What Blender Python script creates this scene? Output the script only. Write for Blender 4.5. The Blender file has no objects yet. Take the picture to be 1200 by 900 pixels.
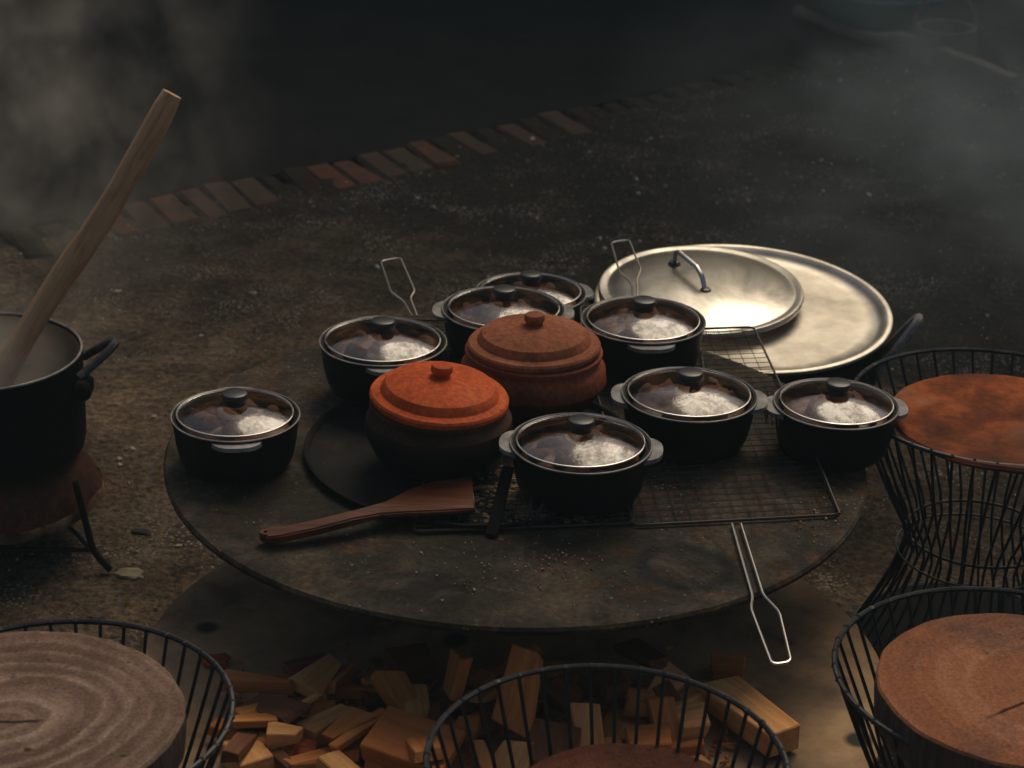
import bpy, bmesh, math, random
import numpy as np
from mathutils import Vector, Matrix, Euler, noise as mnoise
R_ = math.radians
PI = math.pi
rnd = random.Random(7)
sc = bpy.context.scene
col = sc.collection

# ------------------------------------------------------------------ camera
FPX = 2500.0
CAM = Vector((0.0, -2.76587, 1.68916))
PITCH, ROLL, YAW = R_(23.8366), R_(1.7), R_(-0.17826)
_fw = Vector((math.sin(YAW)*math.cos(PITCH), math.cos(YAW)*math.cos(PITCH), -math.sin(PITCH)))
_r = Vector((math.cos(YAW), -math.sin(YAW), 0))
_u = _r.cross(_fw)
_R = _r*math.cos(ROLL) + _u*math.sin(ROLL)
_U = _u*math.cos(ROLL) - _r*math.sin(ROLL)
cd = bpy.data.cameras.new('camera')
cam = bpy.data.objects.new('camera', cd)
col.objects.link(cam)
cam.matrix_world = Matrix(((_R.x, _U.x, -_fw.x, CAM.x), (_R.y, _U.y, -_fw.y, CAM.y), (_R.z, _U.z, -_fw.z, CAM.z), (0, 0, 0, 1)))
cd.sensor_width = 36.0
cd.lens = FPX/1200*36
cd.clip_start = 0.05
cd.clip_end = 500
cd.dof.use_dof = True
cd.dof.focus_distance = 2.85
cd.dof.aperture_fstop = 8.0
sc.camera = cam

def at(px, py, z):
    """point on the level plane at height z seen at this spot of the 1200x900 photograph"""
    d = _fw + _R*((px-600)/FPX) + _U*((450-py)/FPX)
    return CAM + d*((z-CAM.z)/d.z)

# ------------------------------------------------------------------ light
SUN_EL, SUN_AZ = 52.0, 22.0          # azimuth clockwise from +Y (behind the scene) towards +X (right)
w = bpy.data.worlds.new('World')
sc.world = w
w.use_nodes = True
nt = w.node_tree
bg = nt.nodes['Background']
sky = nt.nodes.new('ShaderNodeTexSky')
sky.sky_type = 'NISHITA'
sky.sun_disc = False
sky.sun_elevation = R_(SUN_EL)
sky.sun_rotation = R_(SUN_AZ)
sky.dust_density = 5.0
sky.air_density = 1.0
sky.ozone_density = 1.5
nt.links.new(sky.outputs[0], bg.inputs[0])
bg.inputs[1].default_value = 0.095
sd = bpy.data.lights.new('sun', 'SUN')
sd.energy = 2.0
sd.angle = R_(32)
sd.color = (1.0, 0.84, 0.61)
so = bpy.data.objects.new('sun', sd)
col.objects.link(so)
sv = Vector((math.sin(R_(SUN_AZ))*math.cos(R_(SUN_EL)), math.cos(R_(SUN_AZ))*math.cos(R_(SUN_EL)), math.sin(R_(SUN_EL))))
so.rotation_euler = sv.to_track_quat('Z', 'Y').to_euler()
so.location = (3, 3, 6)
sc.view_settings.view_transform = 'Standard'
sc.view_settings.look = 'None'
sc.view_settings.gamma = 1
sc.view_settings.exposure = -0.70
sc.cycles.volume_step_rate = 1.0
sc.cycles.volume_max_steps = 256
sc.cycles.transparent_max_bounces = 24

# ------------------------------------------------------------------ materials
class MT:
    """small node builder"""
    def __init__(s, name, rough=0.7, color=(.2, .2, .2), metal=0.0, spec=0.5):
        s.m = bpy.data.materials.new(name)
        s.m.use_nodes = True
        s.t = s.m.node_tree
        s.b = s.t.nodes['Principled BSDF']
        s.b.inputs['Roughness'].default_value = rough
        s.b.inputs['Base Color'].default_value = (*color, 1)
        s.b.inputs['Metallic'].default_value = metal
        s.b.inputs['Specular IOR Level'].default_value = spec
        s._co = None
    def n(s, typ, **kw):
        nd = s.t.nodes.new(typ)
        for k, v in kw.items():
            setattr(nd, k, v)
        return nd
    def L(s, a, b):
        s.t.links.new(a, b)
    def co(s, kind='Object'):
        if s._co is None:
            s._co = s.n('ShaderNodeTexCoord')
        return s._co.outputs[kind]
    def noise(s, scale, detail=5, rough=.6, vec=None, dist=0.0):
        nd = s.n('ShaderNodeTexNoise')
        nd.inputs['Scale'].default_value = scale
        nd.inputs['Detail'].default_value = detail
        nd.inputs['Roughness'].default_value = rough
        nd.inputs['Distortion'].default_value = dist
        s.L(vec or s.co(), nd.inputs['Vector'])
        return nd.outputs['Fac']
    def voro(s, scale, vec=None, out='Distance', rand=1.0):
        nd = s.n('ShaderNodeTexVoronoi')
        nd.inputs['Scale'].default_value = scale
        nd.inputs['Randomness'].default_value = rand
        s.L(vec or s.co(), nd.inputs['Vector'])
        return nd.outputs[out]
    def ramp(s, fac, stops, interp='LINEAR'):
        nd = s.n('ShaderNodeValToRGB')
        cr = nd.color_ramp
        cr.interpolation = interp
        while len(cr.elements) < len(stops):
            cr.elements.new(0.5)
        for e, (p, c) in zip(cr.elements, stops):
            e.position = p
            e.color = (*c, 1) if len(c) == 3 else (c[0], c[0], c[0], 1)
        s.L(fac, nd.inputs[0])
        return nd.outputs[0]
    def step(s, fac, a, b):
        nd = s.n('ShaderNodeMapRange')
        nd.inputs['From Min'].default_value = a
        nd.inputs['From Max'].default_value = b
        s.L(fac, nd.inputs['Value'])
        return nd.outputs[0]
    def mix(s, fac, a, b, mode='MIX'):
        nd = s.n('ShaderNodeMix', data_type='RGBA', blend_type=mode)
        for v, i in ((fac, 0), (a, 6), (b, 7)):
            if hasattr(v, 'is_output'):
                s.L(v, nd.inputs[i])
            elif i == 0:
                nd.inputs[0].default_value = v
            else:
                nd.inputs[i].default_value = (*v, 1)
        return nd.outputs[2]
    def math(s, op, a, b=0.0, c=0.0):
        nd = s.n('ShaderNodeMath', operation=op)
        for i, v in enumerate((a, b, c)):
            if hasattr(v, 'is_output'):
                s.L(v, nd.inputs[i])
            else:
                nd.inputs[i].default_value = v
        return nd.outputs[0]
    def scaled(s, sx, sy, sz, kind='Object', loc=(0, 0, 0)):
        nd = s.n('ShaderNodeMapping')
        nd.inputs['Scale'].default_value = (sx, sy, sz)
        nd.inputs['Location'].default_value = loc
        s.L(s.co(kind), nd.inputs['Vector'])
        return nd.outputs[0]
    def color(s, c):
        s.L(c, s.b.inputs['Base Color'])
    def roughness(s, c):
        s.L(c, s.b.inputs['Roughness'])
    def bump(s, h, strength=.5, dist=.005):
        nd = s.n('ShaderNodeBump')
        nd.inputs['Strength'].default_value = strength
        nd.inputs['Distance'].default_value = dist
        s.L(h, nd.inputs['Height'])
        s.L(nd.outputs[0], s.b.inputs['Normal'])
    def objrand(s):
        return s.n('ShaderNodeObjectInfo').outputs['Random']

M = {}
# trodden earth
t = MT('trodden_earth', .95, spec=.06)
big = t.noise(1.3, 6, .65)
mid = t.noise(7, 6, .7)
fine = t.noise(70, 4, .7)
c = t.ramp(mid, [(.3, (.046, .033, .021)), (.5, (.128, .090, .056)), (.72, (.235, .168, .105))])
c = t.mix(t.step(big, .42, .70), c, t.mix(.6, c, (.030, .028, .026)))
c = t.mix(t.math('MULTIPLY', t.step(t.noise(3.1, 5, .7), .55, .72), .55), c, (.110, .062, .030))
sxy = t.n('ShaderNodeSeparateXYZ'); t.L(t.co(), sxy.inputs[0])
far_shade = t.math('ADD', t.math('MULTIPLY', sxy.outputs[1], .34), t.math('MULTIPLY', sxy.outputs[0], .27))  # shade painted into the earth, deeper towards the back and right
far_shade = t.math('ADD', far_shade, t.math('MULTIPLY', t.math('SUBTRACT', t.noise(1.7, 6, .65), .5), 1.1))
c = t.mix(t.math('MULTIPLY', t.step(far_shade, .05, .60), .90), c, (.011, .0115, .0105))
c = t.mix(.75, c, t.ramp(fine, [(.34, (.10, .10, .10)), (.5, (.45, .45, .45)), (.68, (.95, .93, .88))]), 'OVERLAY')
blk = t.math('MULTIPLY', t.step(t.noise(16, 5, .7), .60, .70), .75)
c = t.mix(blk, c, (.016, .014, .012))
gv = t.voro(120)
gm = t.math('MULTIPLY', t.math('LESS_THAN', gv, .30), t.step(t.noise(4.5, 4, .6), .5, .64))
c = t.mix(t.math('MULTIPLY', gm, .7), c, (.34, .30, .25))
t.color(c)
t.bump(t.math('ADD', t.math('MULTIPLY', fine, .9), t.math('ADD', mid, t.math('MULTIPLY', gm, .3))), 1.0, .014)
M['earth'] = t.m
# dark mottled road
t = MT('damp_tarmac', .95, spec=.05)
c = t.ramp(t.noise(5, 6, .7), [(.3, (.006, .006, .006)), (.6, (.014, .013, .012)), (.8, (.024, .020, .016))])
t.color(c)
t.bump(t.noise(60, 4, .7), .6, .006)
M['road'] = t.m
# pebbles
t = MT('pebble', .85)
t.color(t.ramp(t.voro(14, out='Color'), [(0, (.08, .065, .05)), (.45, (.20, .165, .13)), (.75, (.36, .31, .25)), (1, (.62, .58, .51))]))
M['pebble'] = t.m
# sooty griddle plate
t = MT('sooty_iron', .8, spec=.12)
a = t.noise(5, 6, .68, dist=.4)
b2 = t.noise(22, 5, .65)
c = t.ramp(a, [(.33, (.008, .007, .005)), (.5, (.028, .022, .014)), (.66, (.088, .066, .040))])
c = t.mix(t.math('MULTIPLY', t.step(b2, .52, .7), t.step(t.noise(3.3, 4, .6), .44, .62)), c, (.105, .046, .018))
sp = t.math('MULTIPLY', t.math('LESS_THAN', t.voro(90), .16), t.step(t.noise(6, 3, .6), .5, .6))
c = t.mix(t.math('MULTIPLY', sp, .55), c, (.30, .25, .19))
# a ring of soot left by a hot pot, near the front right
sub = t.n('ShaderNodeVectorMath', operation='DISTANCE')
wob = t.n('ShaderNodeVectorMath', operation='MULTIPLY_ADD')
nz = t.n('ShaderNodeTexNoise'); nz.inputs['Scale'].default_value = 9
t.L(t.co(), nz.inputs['Vector'])
t.L(nz.outputs['Color'], wob.inputs[0]); wob.inputs[1].default_value = (.05, .05, 0)
t.L(t.co(), wob.inputs[2])
t.L(wob.outputs[0], sub.inputs[0])
RP = at(805, 664, .36)
sub.inputs[1].default_value = (RP.x+.025, RP.y+.025, 0.0)
ringm = t.math('SUBTRACT', 1.0, t.step(t.math('ABSOLUTE', t.math('SUBTRACT', sub.outputs['Value'], .056)), .004, .016))
c = t.mix(t.math('MULTIPLY', ringm, .95), c, (.008, .008, .008))
t.color(c)
t.roughness(t.ramp(b2, [(.3, (.6,)), (.7, (.9,))]))
gr = t.noise(110, 4, .7)
c = t.mix(.6, c, t.ramp(gr, [(.36, (.16, .16, .16)), (.5, (.46, .46, .46)), (.66, (.88, .87, .84))]), 'OVERLAY')
dust = t.math('MULTIPLY', t.step(t.noise(7.5, 6, .72, dist=1.0), .54, .72), .5)
c = t.mix(dust, c, (.115, .092, .062))
t.color(c)
t.bump(t.math('ADD', a, t.math('ADD', t.math('MULTIPLY', b2, .5), t.math('MULTIPLY', gr, .3))), .7, .008)
M['griddle'] = t.m
t = MT('black_pan_iron', .8, spec=.1)
a = t.noise(12, 6, .7)
c = t.ramp(a, [(.3, (.006, .006, .006)), (.55, (.014, .0125, .011)), (.8, (.05, .04, .03))])
t.color(c); t.bump(t.math('ADD', a, t.math('MULTIPLY', t.noise(90, 4, .7), .4)), .6, .006)
M['pan'] = t.m
t = MT('rusty_plate', .8, spec=.3)
a = t.noise(6, 6, .7)
c = t.ramp(a, [(.3, (.12, .070, .032)), (.5, (.33, .20, .095)), (.7, (.48, .31, .155))])
c = t.mix(t.step(t.voro(9), .12, .2), (.02, .018, .016), c)
c = t.mix(t.math('MULTIPLY', t.step(t.noise(4, 5, .65), .5, .66), .6), c, (.045, .036, .028))
t.color(c)
t.bump(a, .5, .006)
M['base_plate'] = t.m
# black glazed casserole
t = MT('black_ceramic', .5, spec=.16)
t.color(t.ramp(t.noise(11, 4, .6), [(.3, (.004, .004, .004)), (.75, (.010, .0095, .009))]))
t.roughness(t.ramp(t.noise(19, 4, .6), [(.3, (.34,)), (.7, (.6,))]))
M['black'] = t.m
t = MT('worn_ceramic_edge', .45, spec=.5)
t.color(t.ramp(t.noise(26, 5, .7), [(.30, (.06, .056, .052)), (.52, (.25, .23, .20)), (.72, (.46, .42, .36))]))
M['edge'] = t.m
t = MT('black_knob', .34, spec=.45)
t.color(t.ramp(t.noise(40, 4, .6), [(.3, (.022, .022, .021)), (.7, (.050, .049, .046))]))
M['knob'] = t.m
t = MT('steel_band', .3, (.55, .53, .49), 1.0)
t.roughness(t.ramp(t.noise(30, 4, .6), [(.3, (.22,)), (.7, (.5,))]))
M['steel'] = t.m
t = MT('tarnished_steel', .42, (.20, .19, .17), 1.0); M['old_steel'] = t.m
t = MT('dark_wire', .5, (.028, .030, .031), .6, .5)
t.color(t.ramp(t.noise(35, 4, .6), [(.35, (.018, .019, .020)), (.62, (.04, .042, .043)), (.78, (.10, .085, .07))]))
M['wire'] = t.m
t = MT('bright_wire', .32, (.62, .58, .52), 1.0)
M['bright_wire'] = t.m
t = MT('burnt_wire', .6, (.06, .05, .042), .7)
M['burnt_wire'] = t.m
# glass: thin clear shell, with steam beads
t = MT('lid_glass')
m = t.m
m.node_tree.nodes.remove(t.b)
out = m.node_tree.nodes['Material Output']
tr = t.n('ShaderNodeBsdfTransparent'); tr.inputs[0].default_value = (.86, .87, .85, 1)
gl = t.n('ShaderNodeBsdfGlossy'); gl.inputs['Roughness'].default_value = .03
fr = t.n('ShaderNodeFresnel'); fr.inputs['IOR'].default_value = 1.55
bp = t.n('ShaderNodeBump'); bp.inputs['Strength'].default_value = .3; bp.inputs['Distance'].default_value = .0011
jit = t.n('ShaderNodeVectorMath', operation='ADD')          # every lid has its own film of steam and grease
t.L(t.co(), jit.inputs[0])
cj = t.n('ShaderNodeCombineXYZ'); rr_ = t.objrand()
for k_ in range(3): t.L(t.math('MULTIPLY', rr_, 7.0+9*k_), cj.inputs[k_])
t.L(cj.outputs[0], jit.inputs[1])
jv = jit.outputs[0]
zone = t.step(t.noise(26, 6, .75, jv), .44, .64)
beads = t.step(t.voro(170, jv), .55, .15)
film = t.math('MULTIPLY', zone, t.math('MULTIPLY_ADD', beads, .25, .75))
t.L(t.math('ADD', t.math('MULTIPLY', t.math('MULTIPLY', beads, zone), .35), t.math('MULTIPLY', t.noise(17, 3, .55, jv), 1.3)), bp.inputs['Height'])
t.L(bp.outputs[0], gl.inputs['Normal'])
t.L(t.math('MULTIPLY_ADD', zone, .06, .085), gl.inputs['Roughness'])
mx = t.n('ShaderNodeMixShader')
refl = t.math('MINIMUM', t.math('MULTIPLY', fr.outputs[0], 1.8), .9)
refl = t.math('MULTIPLY', refl, t.math('SUBTRACT', 1.0, t.math('MULTIPLY', film, .60)))
t.L(refl, mx.inputs[0])
t.L(tr.outputs[0], mx.inputs[1]); t.L(gl.outputs[0], mx.inputs[2])
df = t.n('ShaderNodeBsdfDiffuse')
t.L(t.ramp(t.noise(75, 5, .75, jv), [(.35, (.06, .022, .008)), (.55, (.22, .095, .032)), (.72, (.50, .33, .17))]), df.inputs[0])
m2 = t.n('ShaderNodeMixShader')
t.L(t.math('MULTIPLY', film, .34), m2.inputs[0])
t.L(mx.outputs[0], m2.inputs[1]); t.L(df.outputs[0], m2.inputs[2])
t.L(m2.outputs[0], out.inputs['Surface'])
M['glass'] = m
t = MT('stew', .35, spec=.6)
t.color(t.ramp(t.noise(24, 5, .65), [(.25, (.025, .009, .004)), (.45, (.12, .04, .012)), (.6, (.26, .10, .035)), (.75, (.40, .23, .10))]))
t.bump(t.noise(60, 4, .6), .6, .004)
M['stew'] = t.m
t = MT('stew_meat', .4, spec=.6)
t.color(t.mix(t.objrand(), t.ramp(t.noise(40, 5, .65), [(.3, (.13, .038, .012)), (.7, (.46, .23, .09))]), (.24, .055, .02)))
t.bump(t.noise(80, 4, .6), .5, .003)
M['meat'] = t.m
# clay
def clay(name, c0, c1, c2, soot=None, rough=.75):
    t = MT(name, rough, spec=.1)
    a = t.noise(9, 5, .65)
    c = t.ramp(a, [(.3, c0), (.52, c1), (.75, c2)])
    rings = t.n('ShaderNodeTexWave', wave_type='RINGS', rings_direction='Z')
    rings.inputs['Scale'].default_value = 55
    rings.inputs['Distortion'].default_value = 1.2
    t.L(t.co(), rings.inputs['Vector'])
    c = t.mix(t.math('MULTIPLY', t.step(t.voro(55), .16, .10), t.step(t.noise(20, 3, .6), .52, .58)), c, tuple(v*.35 for v in c1))
    smu = t.step(t.noise(8, 7, .76, t.scaled(1, 1, .6), .8), .50, .72)
    c = t.mix(.5, c, t.ramp(t.noise(130, 4, .7), [(.35, (.22, .22, .22)), (.65, (.8, .8, .8))]), 'OVERLAY')
    c = t.mix(t.math('MULTIPLY', smu, .62), c, tuple(v*.30 for v in c0))
    if soot:
        se = t.n('ShaderNodeSeparateXYZ'); t.L(t.co(), se.inputs[0])
        zz = t.math('ADD', se.outputs[2], t.math('MULTIPLY', t.math('SUBTRACT', t.noise(7, 4, .6), .5), soot[2]))
        c = t.mix(t.step(zz, soot[1], soot[0]), c, soot[3])
    t.color(c)
    t.bump(t.math('ADD', t.math('MULTIPLY', rings.outputs['Fac'], .07), t.noise(45, 4, .6)), .28, .003)
    return t.m
M['clay_bright'] = clay('bright_terracotta', (.40, .064, .016), (.54, .094, .023), (.62, .145, .042))
M['clay_dull'] = clay('brown_terracotta', (.21, .068, .030), (.30, .098, .042), (.38, .15, .08))
M['clay_sooty'] = clay('sooty_terracotta', (.10, .040, .022), (.15, .058, .030), (.20, .09, .05), (.055, .12, .05, (.008, .0075, .007)))
M['clay_red'] = clay('red_terracotta', (.22, .060, .026), (.30, .078, .034), (.36, .11, .055), (.0, .085, .05, (.012, .010, .009)))
M['clay_stove'] = clay('burnt_clay', (.030, .014, .009), (.075, .026, .013), (.20, .050, .020))
t = MT('worn_clay_edge', .9, spec=.05)
t.color(t.ramp(t.noise(26, 5, .7), [(.36, (.03, .016, .010)), (.52, (.14, .085, .048)), (.7, (.30, .20, .12))]))
M['worn_clay'] = t.m
# aluminium
t = MT('dull_aluminium', .38, (.62, .57, .49), 1.0)
a = t.noise(6, 6, .65)
t.color(t.ramp(a, [(.30, (.19, .172, .142)), (.5, (.43, .395, .332)), (.70, (.62, .58, .50))]))
t.roughness(t.ramp(t.noise(13, 5, .65), [(.3, (.34,)), (.7, (.52,))]))
t.bump(t.noise(5, 4, .5), .18, .01)
M['alu'] = t.m
t = MT('rubbed_aluminium', .28, (.6, .56, .5), 1.0)
a = t.noise(5, 6, .65, dist=.6)
t.color(t.ramp(a, [(.34, (.11, .104, .092)), (.5, (.32, .30, .262)), (.68, (.58, .545, .485))]))
t.roughness(t.ramp(a, [(.3, (.42,)), (.7, (.26,))]))
t.bump(t.noise(5, 4, .5), .15, .008)
M['alu_lid'] = t.m
t = MT('soot_black', .8, spec=.06)
t.color(t.ramp(t.noise(9, 5, .7), [(.3, (.003, .003, .003)), (.6, (.008, .0075, .007)), (.85, (.024, .019, .014))]))
t.bump(t.noise(30, 4, .6), .4, .004)
M['soot'] = t.m
# worn handle: dark with rubbed edge
t = MT('worn_handle', .45, spec=.5)
t.color(t.ramp(t.noise(24, 4, .7), [(.38, (.018, .017, .016)), (.56, (.07, .06, .05)), (.75, (.26, .22, .17))]))
M['worn_handle'] = t.m
# woods
def wood(name, c0, c1, c2, axis='X', scale=22, rough=.7, var=None, fibre=.5):
    t = MT(name, rough, spec=.25)
    s = {'X': (1.2, 14, 14), 'Y': (14, 1.2, 14), 'Z': (14, 14, 1.2)}[axis]
    g = t.noise(scale/4, 6, .65, t.scaled(*s), .5)
    c = t.ramp(g, [(.28, c0), (.5, c1), (.72, c2)])
    if var:
        c = t.mix(t.math('MULTIPLY', t.objrand(), var[0]), c, var[1])
    blot = t.step(t.noise(9, 5, .7), .56, .75)
    c = t.mix(t.math('MULTIPLY', blot, .5), c, tuple(v*.4 for v in c0))
    t.color(c)
    t.bump(g, fibre, .003)
    return t.m
M['fire_wood'] = wood('split_firewood', (.36, .115, .026), (.52, .19, .048), (.62, .27, .080), 'X', 26, .85, (.6, (.30, .085, .020)))
M['pale_wood'] = wood('pale_firewood', (.48, .19, .055), (.62, .29, .092), (.72, .38, .14), 'X', 26, .75)
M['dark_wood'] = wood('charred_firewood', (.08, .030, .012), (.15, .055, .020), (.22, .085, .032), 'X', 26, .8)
M['bark'] = wood('red_bark', (.20, .040, .012), (.36, .075, .020), (.46, .12, .035), 'X', 30, .85, None, 1.0)
M['paddle'] = wood('weathered_stick', (.36, .185, .080), (.56, .315, .15), (.68, .43, .24), 'Z', 24, .75)
M['spatula'] = wood('red_brown_wood', (.045, .013, .005), (.105, .030, .010), (.19, .058, .019), 'X', 22, .36)
def end_grain(name, c0, c1, c2, rings_scale, distort, centre, crack=None, blotch=(.1, .05, .03), ringstrength=1.0, contrast=.5, wave=.25, period=.022):
    """sawn end of a log: growth rings round a pith, radial checks"""
    t = MT(name, .85, spec=.08)
    vec = t.scaled(1, 1, 0, loc=(-centre[0], -centre[1], 0))
    nz = t.n('ShaderNodeTexNoise'); nz.inputs['Scale'].default_value = 3.6; nz.inputs['Detail'].default_value = 4
    t.L(vec, nz.inputs['Vector'])
    ad = t.n('ShaderNodeVectorMath', operation='MULTIPLY_ADD')
    sb = t.n('ShaderNodeVectorMath', operation='SUBTRACT'); sb.inputs[1].default_value = (.5, .5, .5)
    t.L(nz.outputs['Color'], sb.inputs[0])
    t.L(sb.outputs[0], ad.inputs[0]); ad.inputs[1].default_value = (distort, distort, 0)
    t.L(vec, ad.inputs[2])
    ln = t.n('ShaderNodeVectorMath', operation='LENGTH'); t.L(ad.outputs[0], ln.inputs[0])
    r = ln.outputs['Value']
    comb = t.n('ShaderNodeCombineXYZ'); t.L(r, comb.inputs[0])
    g = t.noise(rings_scale, 6, .68, comb.outputs[0])
    wv = t.math('SINE', t.math('ADD', t.math('MULTIPLY', r, 6.283/period), t.math('MULTIPLY', t.noise(11, 3, .6, comb.outputs[0]), 17.0)))
    wv = t.math('MULTIPLY_ADD', wv, .5, .5)
    wv = t.math('POWER', wv, 1.8)
    wv = t.math('MULTIPLY', wv, t.step(t.noise(4.5, 3, .6), .30, .62))
    gg = t.math('ADD', t.math('MULTIPLY', g, 1-wave), t.math('MULTIPLY', wv, wave))
    c = t.ramp(gg, [(.5-contrast*.35, c0), (.5, c1), (.5+contrast*.35, c2)])
    bl = t.noise(7, 6, .7)
    c = t.mix(t.math('MULTIPLY', t.step(bl, .46, .66), .7), c, blotch)
    saw = t.noise(60, 3, .6, t.scaled(1, .04, 1))
    c = t.mix(t.math('MULTIPLY', t.step(saw, .5, .75), .28), c, tuple(v*.5 for v in c0))
    spk = t.math('MULTIPLY', t.step(t.voro(65), .2, .1), t.step(t.noise(11, 3, .6), .5, .6))
    c = t.mix(t.math('MULTIPLY', spk, .5), c, tuple(v*.25 for v in c0))
    pits = t.math('MULTIPLY', t.step(t.voro(24), .13, .08), t.step(t.noise(6, 2, .5), .5, .56))
    c = t.mix(t.math('MULTIPLY', pits, .8), c, tuple(v*.2 for v in c0))
    hgt = t.math('MULTIPLY', gg, ringstrength)
    hgt = t.math('SUBTRACT', hgt, t.math('MULTIPLY', pits, .8))
    if crack:
        sx = t.n('ShaderNodeSeparateXYZ'); t.L(ad.outputs[0], sx.inputs[0])
        ang = t.math('ARCTAN2', sx.outputs[1], sx.outputs[0])
        tot = None
        for (a0, wdt, r1) in crack:
            dd = t.math('ABSOLUTE', t.math('SINE', t.math('MULTIPLY', t.math('SUBTRACT', ang, a0), .5)))
            arc = t.math('MULTIPLY', dd, t.math('MULTIPLY', r, 2.0))
            k = t.math('MULTIPLY', t.step(arc, wdt, wdt*.3), t.step(r, r1, r1*.75))
            tot = k if tot is None else t.math('MAXIMUM', tot, k)
        c = t.mix(t.math('MULTIPLY', tot, .92), c, (.012, .009, .008))
        hgt = t.math('SUBTRACT', hgt, tot)
    t.color(c)
    grit = t.noise(240, 4, .7)
    c = t.mix(.45, c, t.ramp(grit, [(.35, (.18, .18, .18)), (.65, (.82, .82, .82))]), 'OVERLAY')
    t.color(c)
    t.bump(t.math('ADD', t.math('MULTIPLY', hgt, .55), t.math('ADD', t.math('MULTIPLY', saw, .35), t.math('MULTIPLY', grit, .5))), .6, .0035)
    return t.m
M['log_grey'] = end_grain('grey_log_end', (.125, .072, .050), (.235, .150, .106), (.46, .33, .24), 30, .11, (-.01, -.012),
                          [(2.95, .005, .05), (.12, .004, .045)], (.085, .050, .034), .4, .48, .13, .025)
M['log_red'] = end_grain('red_log_end', (.20, .075, .034), (.32, .125, .058), (.42, .20, .112), 14, .05, (.035, -.01),
                         [(3.55, .0035, .12), (.9, .004, .10), (-.5, .0035, .1), (2.1, .0025, .05)], (.095, .058, .045), .5, .55, .05, .02)
M['log_dark'] = end_grain('dark_log_end', (.07, .022, .012), (.11, .036, .02), (.15, .055, .03), 16, .05, (0, 0), None, (.05, .02, .012), .4, .5, .05, .02)
M['bark_edge'] = wood('log_bark', (.045, .03, .02), (.10, .065, .042), (.17, .115, .078), 'Z', 30, .85, None, .8)
t = MT('rusty_sheet', .85, spec=.08)
a = t.noise(7, 6, .7)
c = t.ramp(a, [(.34, (.055, .022, .014)), (.47, (.17, .046, .017)), (.56, (.33, .085, .024)), (.68, (.36, .16, .08))])
c = t.mix(t.step(t.noise(2.6, 4, .6), .5, .7), c, (.075, .036, .022))
t.color(c); t.bump(a, .4, .004)
M['rust'] = t.m
t = MT('kerb_brick', .9, spec=.15)
a = t.noise(9, 5, .7)
c = t.mix(t.objrand(), (.09, .028, .014), (.20, .052, .018))
oj = t.n('ShaderNodeVectorMath', operation='ADD'); cj = t.n('ShaderNodeCombineXYZ'); t.L(t.co(), oj.inputs[0])
for k_ in range(3): t.L(t.math('MULTIPLY', t.objrand(), 3.0+5*k_), cj.inputs[k_])
t.L(cj.outputs[0], oj.inputs[1])
dirt = t.step(t.math('ADD', t.noise(17, 6, .75, oj.outputs[0]), t.math('MULTIPLY', t.objrand(), .40)), .42, .66)
c = t.mix(t.math('MULTIPLY', dirt, .92), c, (.036, .029, .021))
c = t.mix(.5, c, t.ramp(a, [(.3, (.2, .2, .2)), (.7, (.75, .75, .75))]), 'OVERLAY')
t.color(c); t.bump(a, .6, .01)
M['brick'] = t.m
t = MT('dirt_covered_brick', .95, spec=.05)
t.color(t.mix(t.math('MULTIPLY', t.step(t.noise(4, 5, .7, t.co('Generated')), .55, .7), t.math('MULTIPLY', t.objrand(), .6)), t.ramp(t.noise(11, 5, .7), [(.3, (.012, .010, .008)), (.7, (.030, .024, .017))]), (.15, .045, .02)))
t.bump(t.noise(9, 5, .7), .6, .01)
M['brick_dirty'] = t.m
t = MT('rough_stone', .88, spec=.2)
t.color(t.ramp(t.noise(12, 6, .7), [(.3, (.035, .030, .025)), (.6, (.10, .085, .068)), (.8, (.18, .15, .115))]))
t.bump(t.noise(14, 5, .7), .9, .015)
M['stone'] = t.m
t = MT('food_crumb', .8)
t.color(t.mix(t.objrand(), (.42, .34, .25), (.30, .20, .12)))
M['crumb'] = t.m
t = MT('ash', .95, spec=.1)
t.color(t.ramp(t.noise(45, 4, .6), [(.3, (.14, .09, .05)), (.55, (.36, .24, .13)), (.8, (.55, .40, .25))]))
t.bump(t.noise(60, 4, .7), .8, .006)
M['ash'] = t.m
t = MT('smoked_planks', .9, spec=.1)
t.color(t.ramp(t.noise(3, 5, .7), [(.3, (.012, .011, .010)), (.7, (.040, .034, .028))]))
M['soot_wall'] = t.m
t = MT('charcoal', .8, (.008, .008, .008), 0, .3); M['charcoal'] = t.m
t = MT('dry_leaf', .8); t.color(t.ramp(t.noise(30, 3), [(.3, (.09, .07, .035)), (.7, (.26, .22, .12))])); M['leaf'] = t.m
t = MT('soup', .25, spec=.6)
t.color(t.ramp(t.noise(9, 4), [(.3, (.12, .09, .05)), (.7, (.24, .19, .11))])); M['soup'] = t.m
t = MT('pot_inside', .5, (.33, .29, .23), .7)
t.color(t.ramp(t.noise(7, 5, .6), [(.3, (.26, .22, .17)), (.7, (.46, .40, .31))])); M['pot_inside'] = t.m
t = MT('teal_plastic', .4, (.004, .085, .088)); M['teal'] = t.m
t = MT('bamboo', .6); t.color(t.ramp(t.noise(6, 4), [(.3, (.09, .06, .045)), (.7, (.17, .12, .085))])); M['bamboo'] = t.m
t = MT('straw', .85); t.color(t.ramp(t.noise(22, 4), [(.3, (.07, .060, .036)), (.7, (.14, .12, .07))])); M['straw'] = t.m

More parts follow.
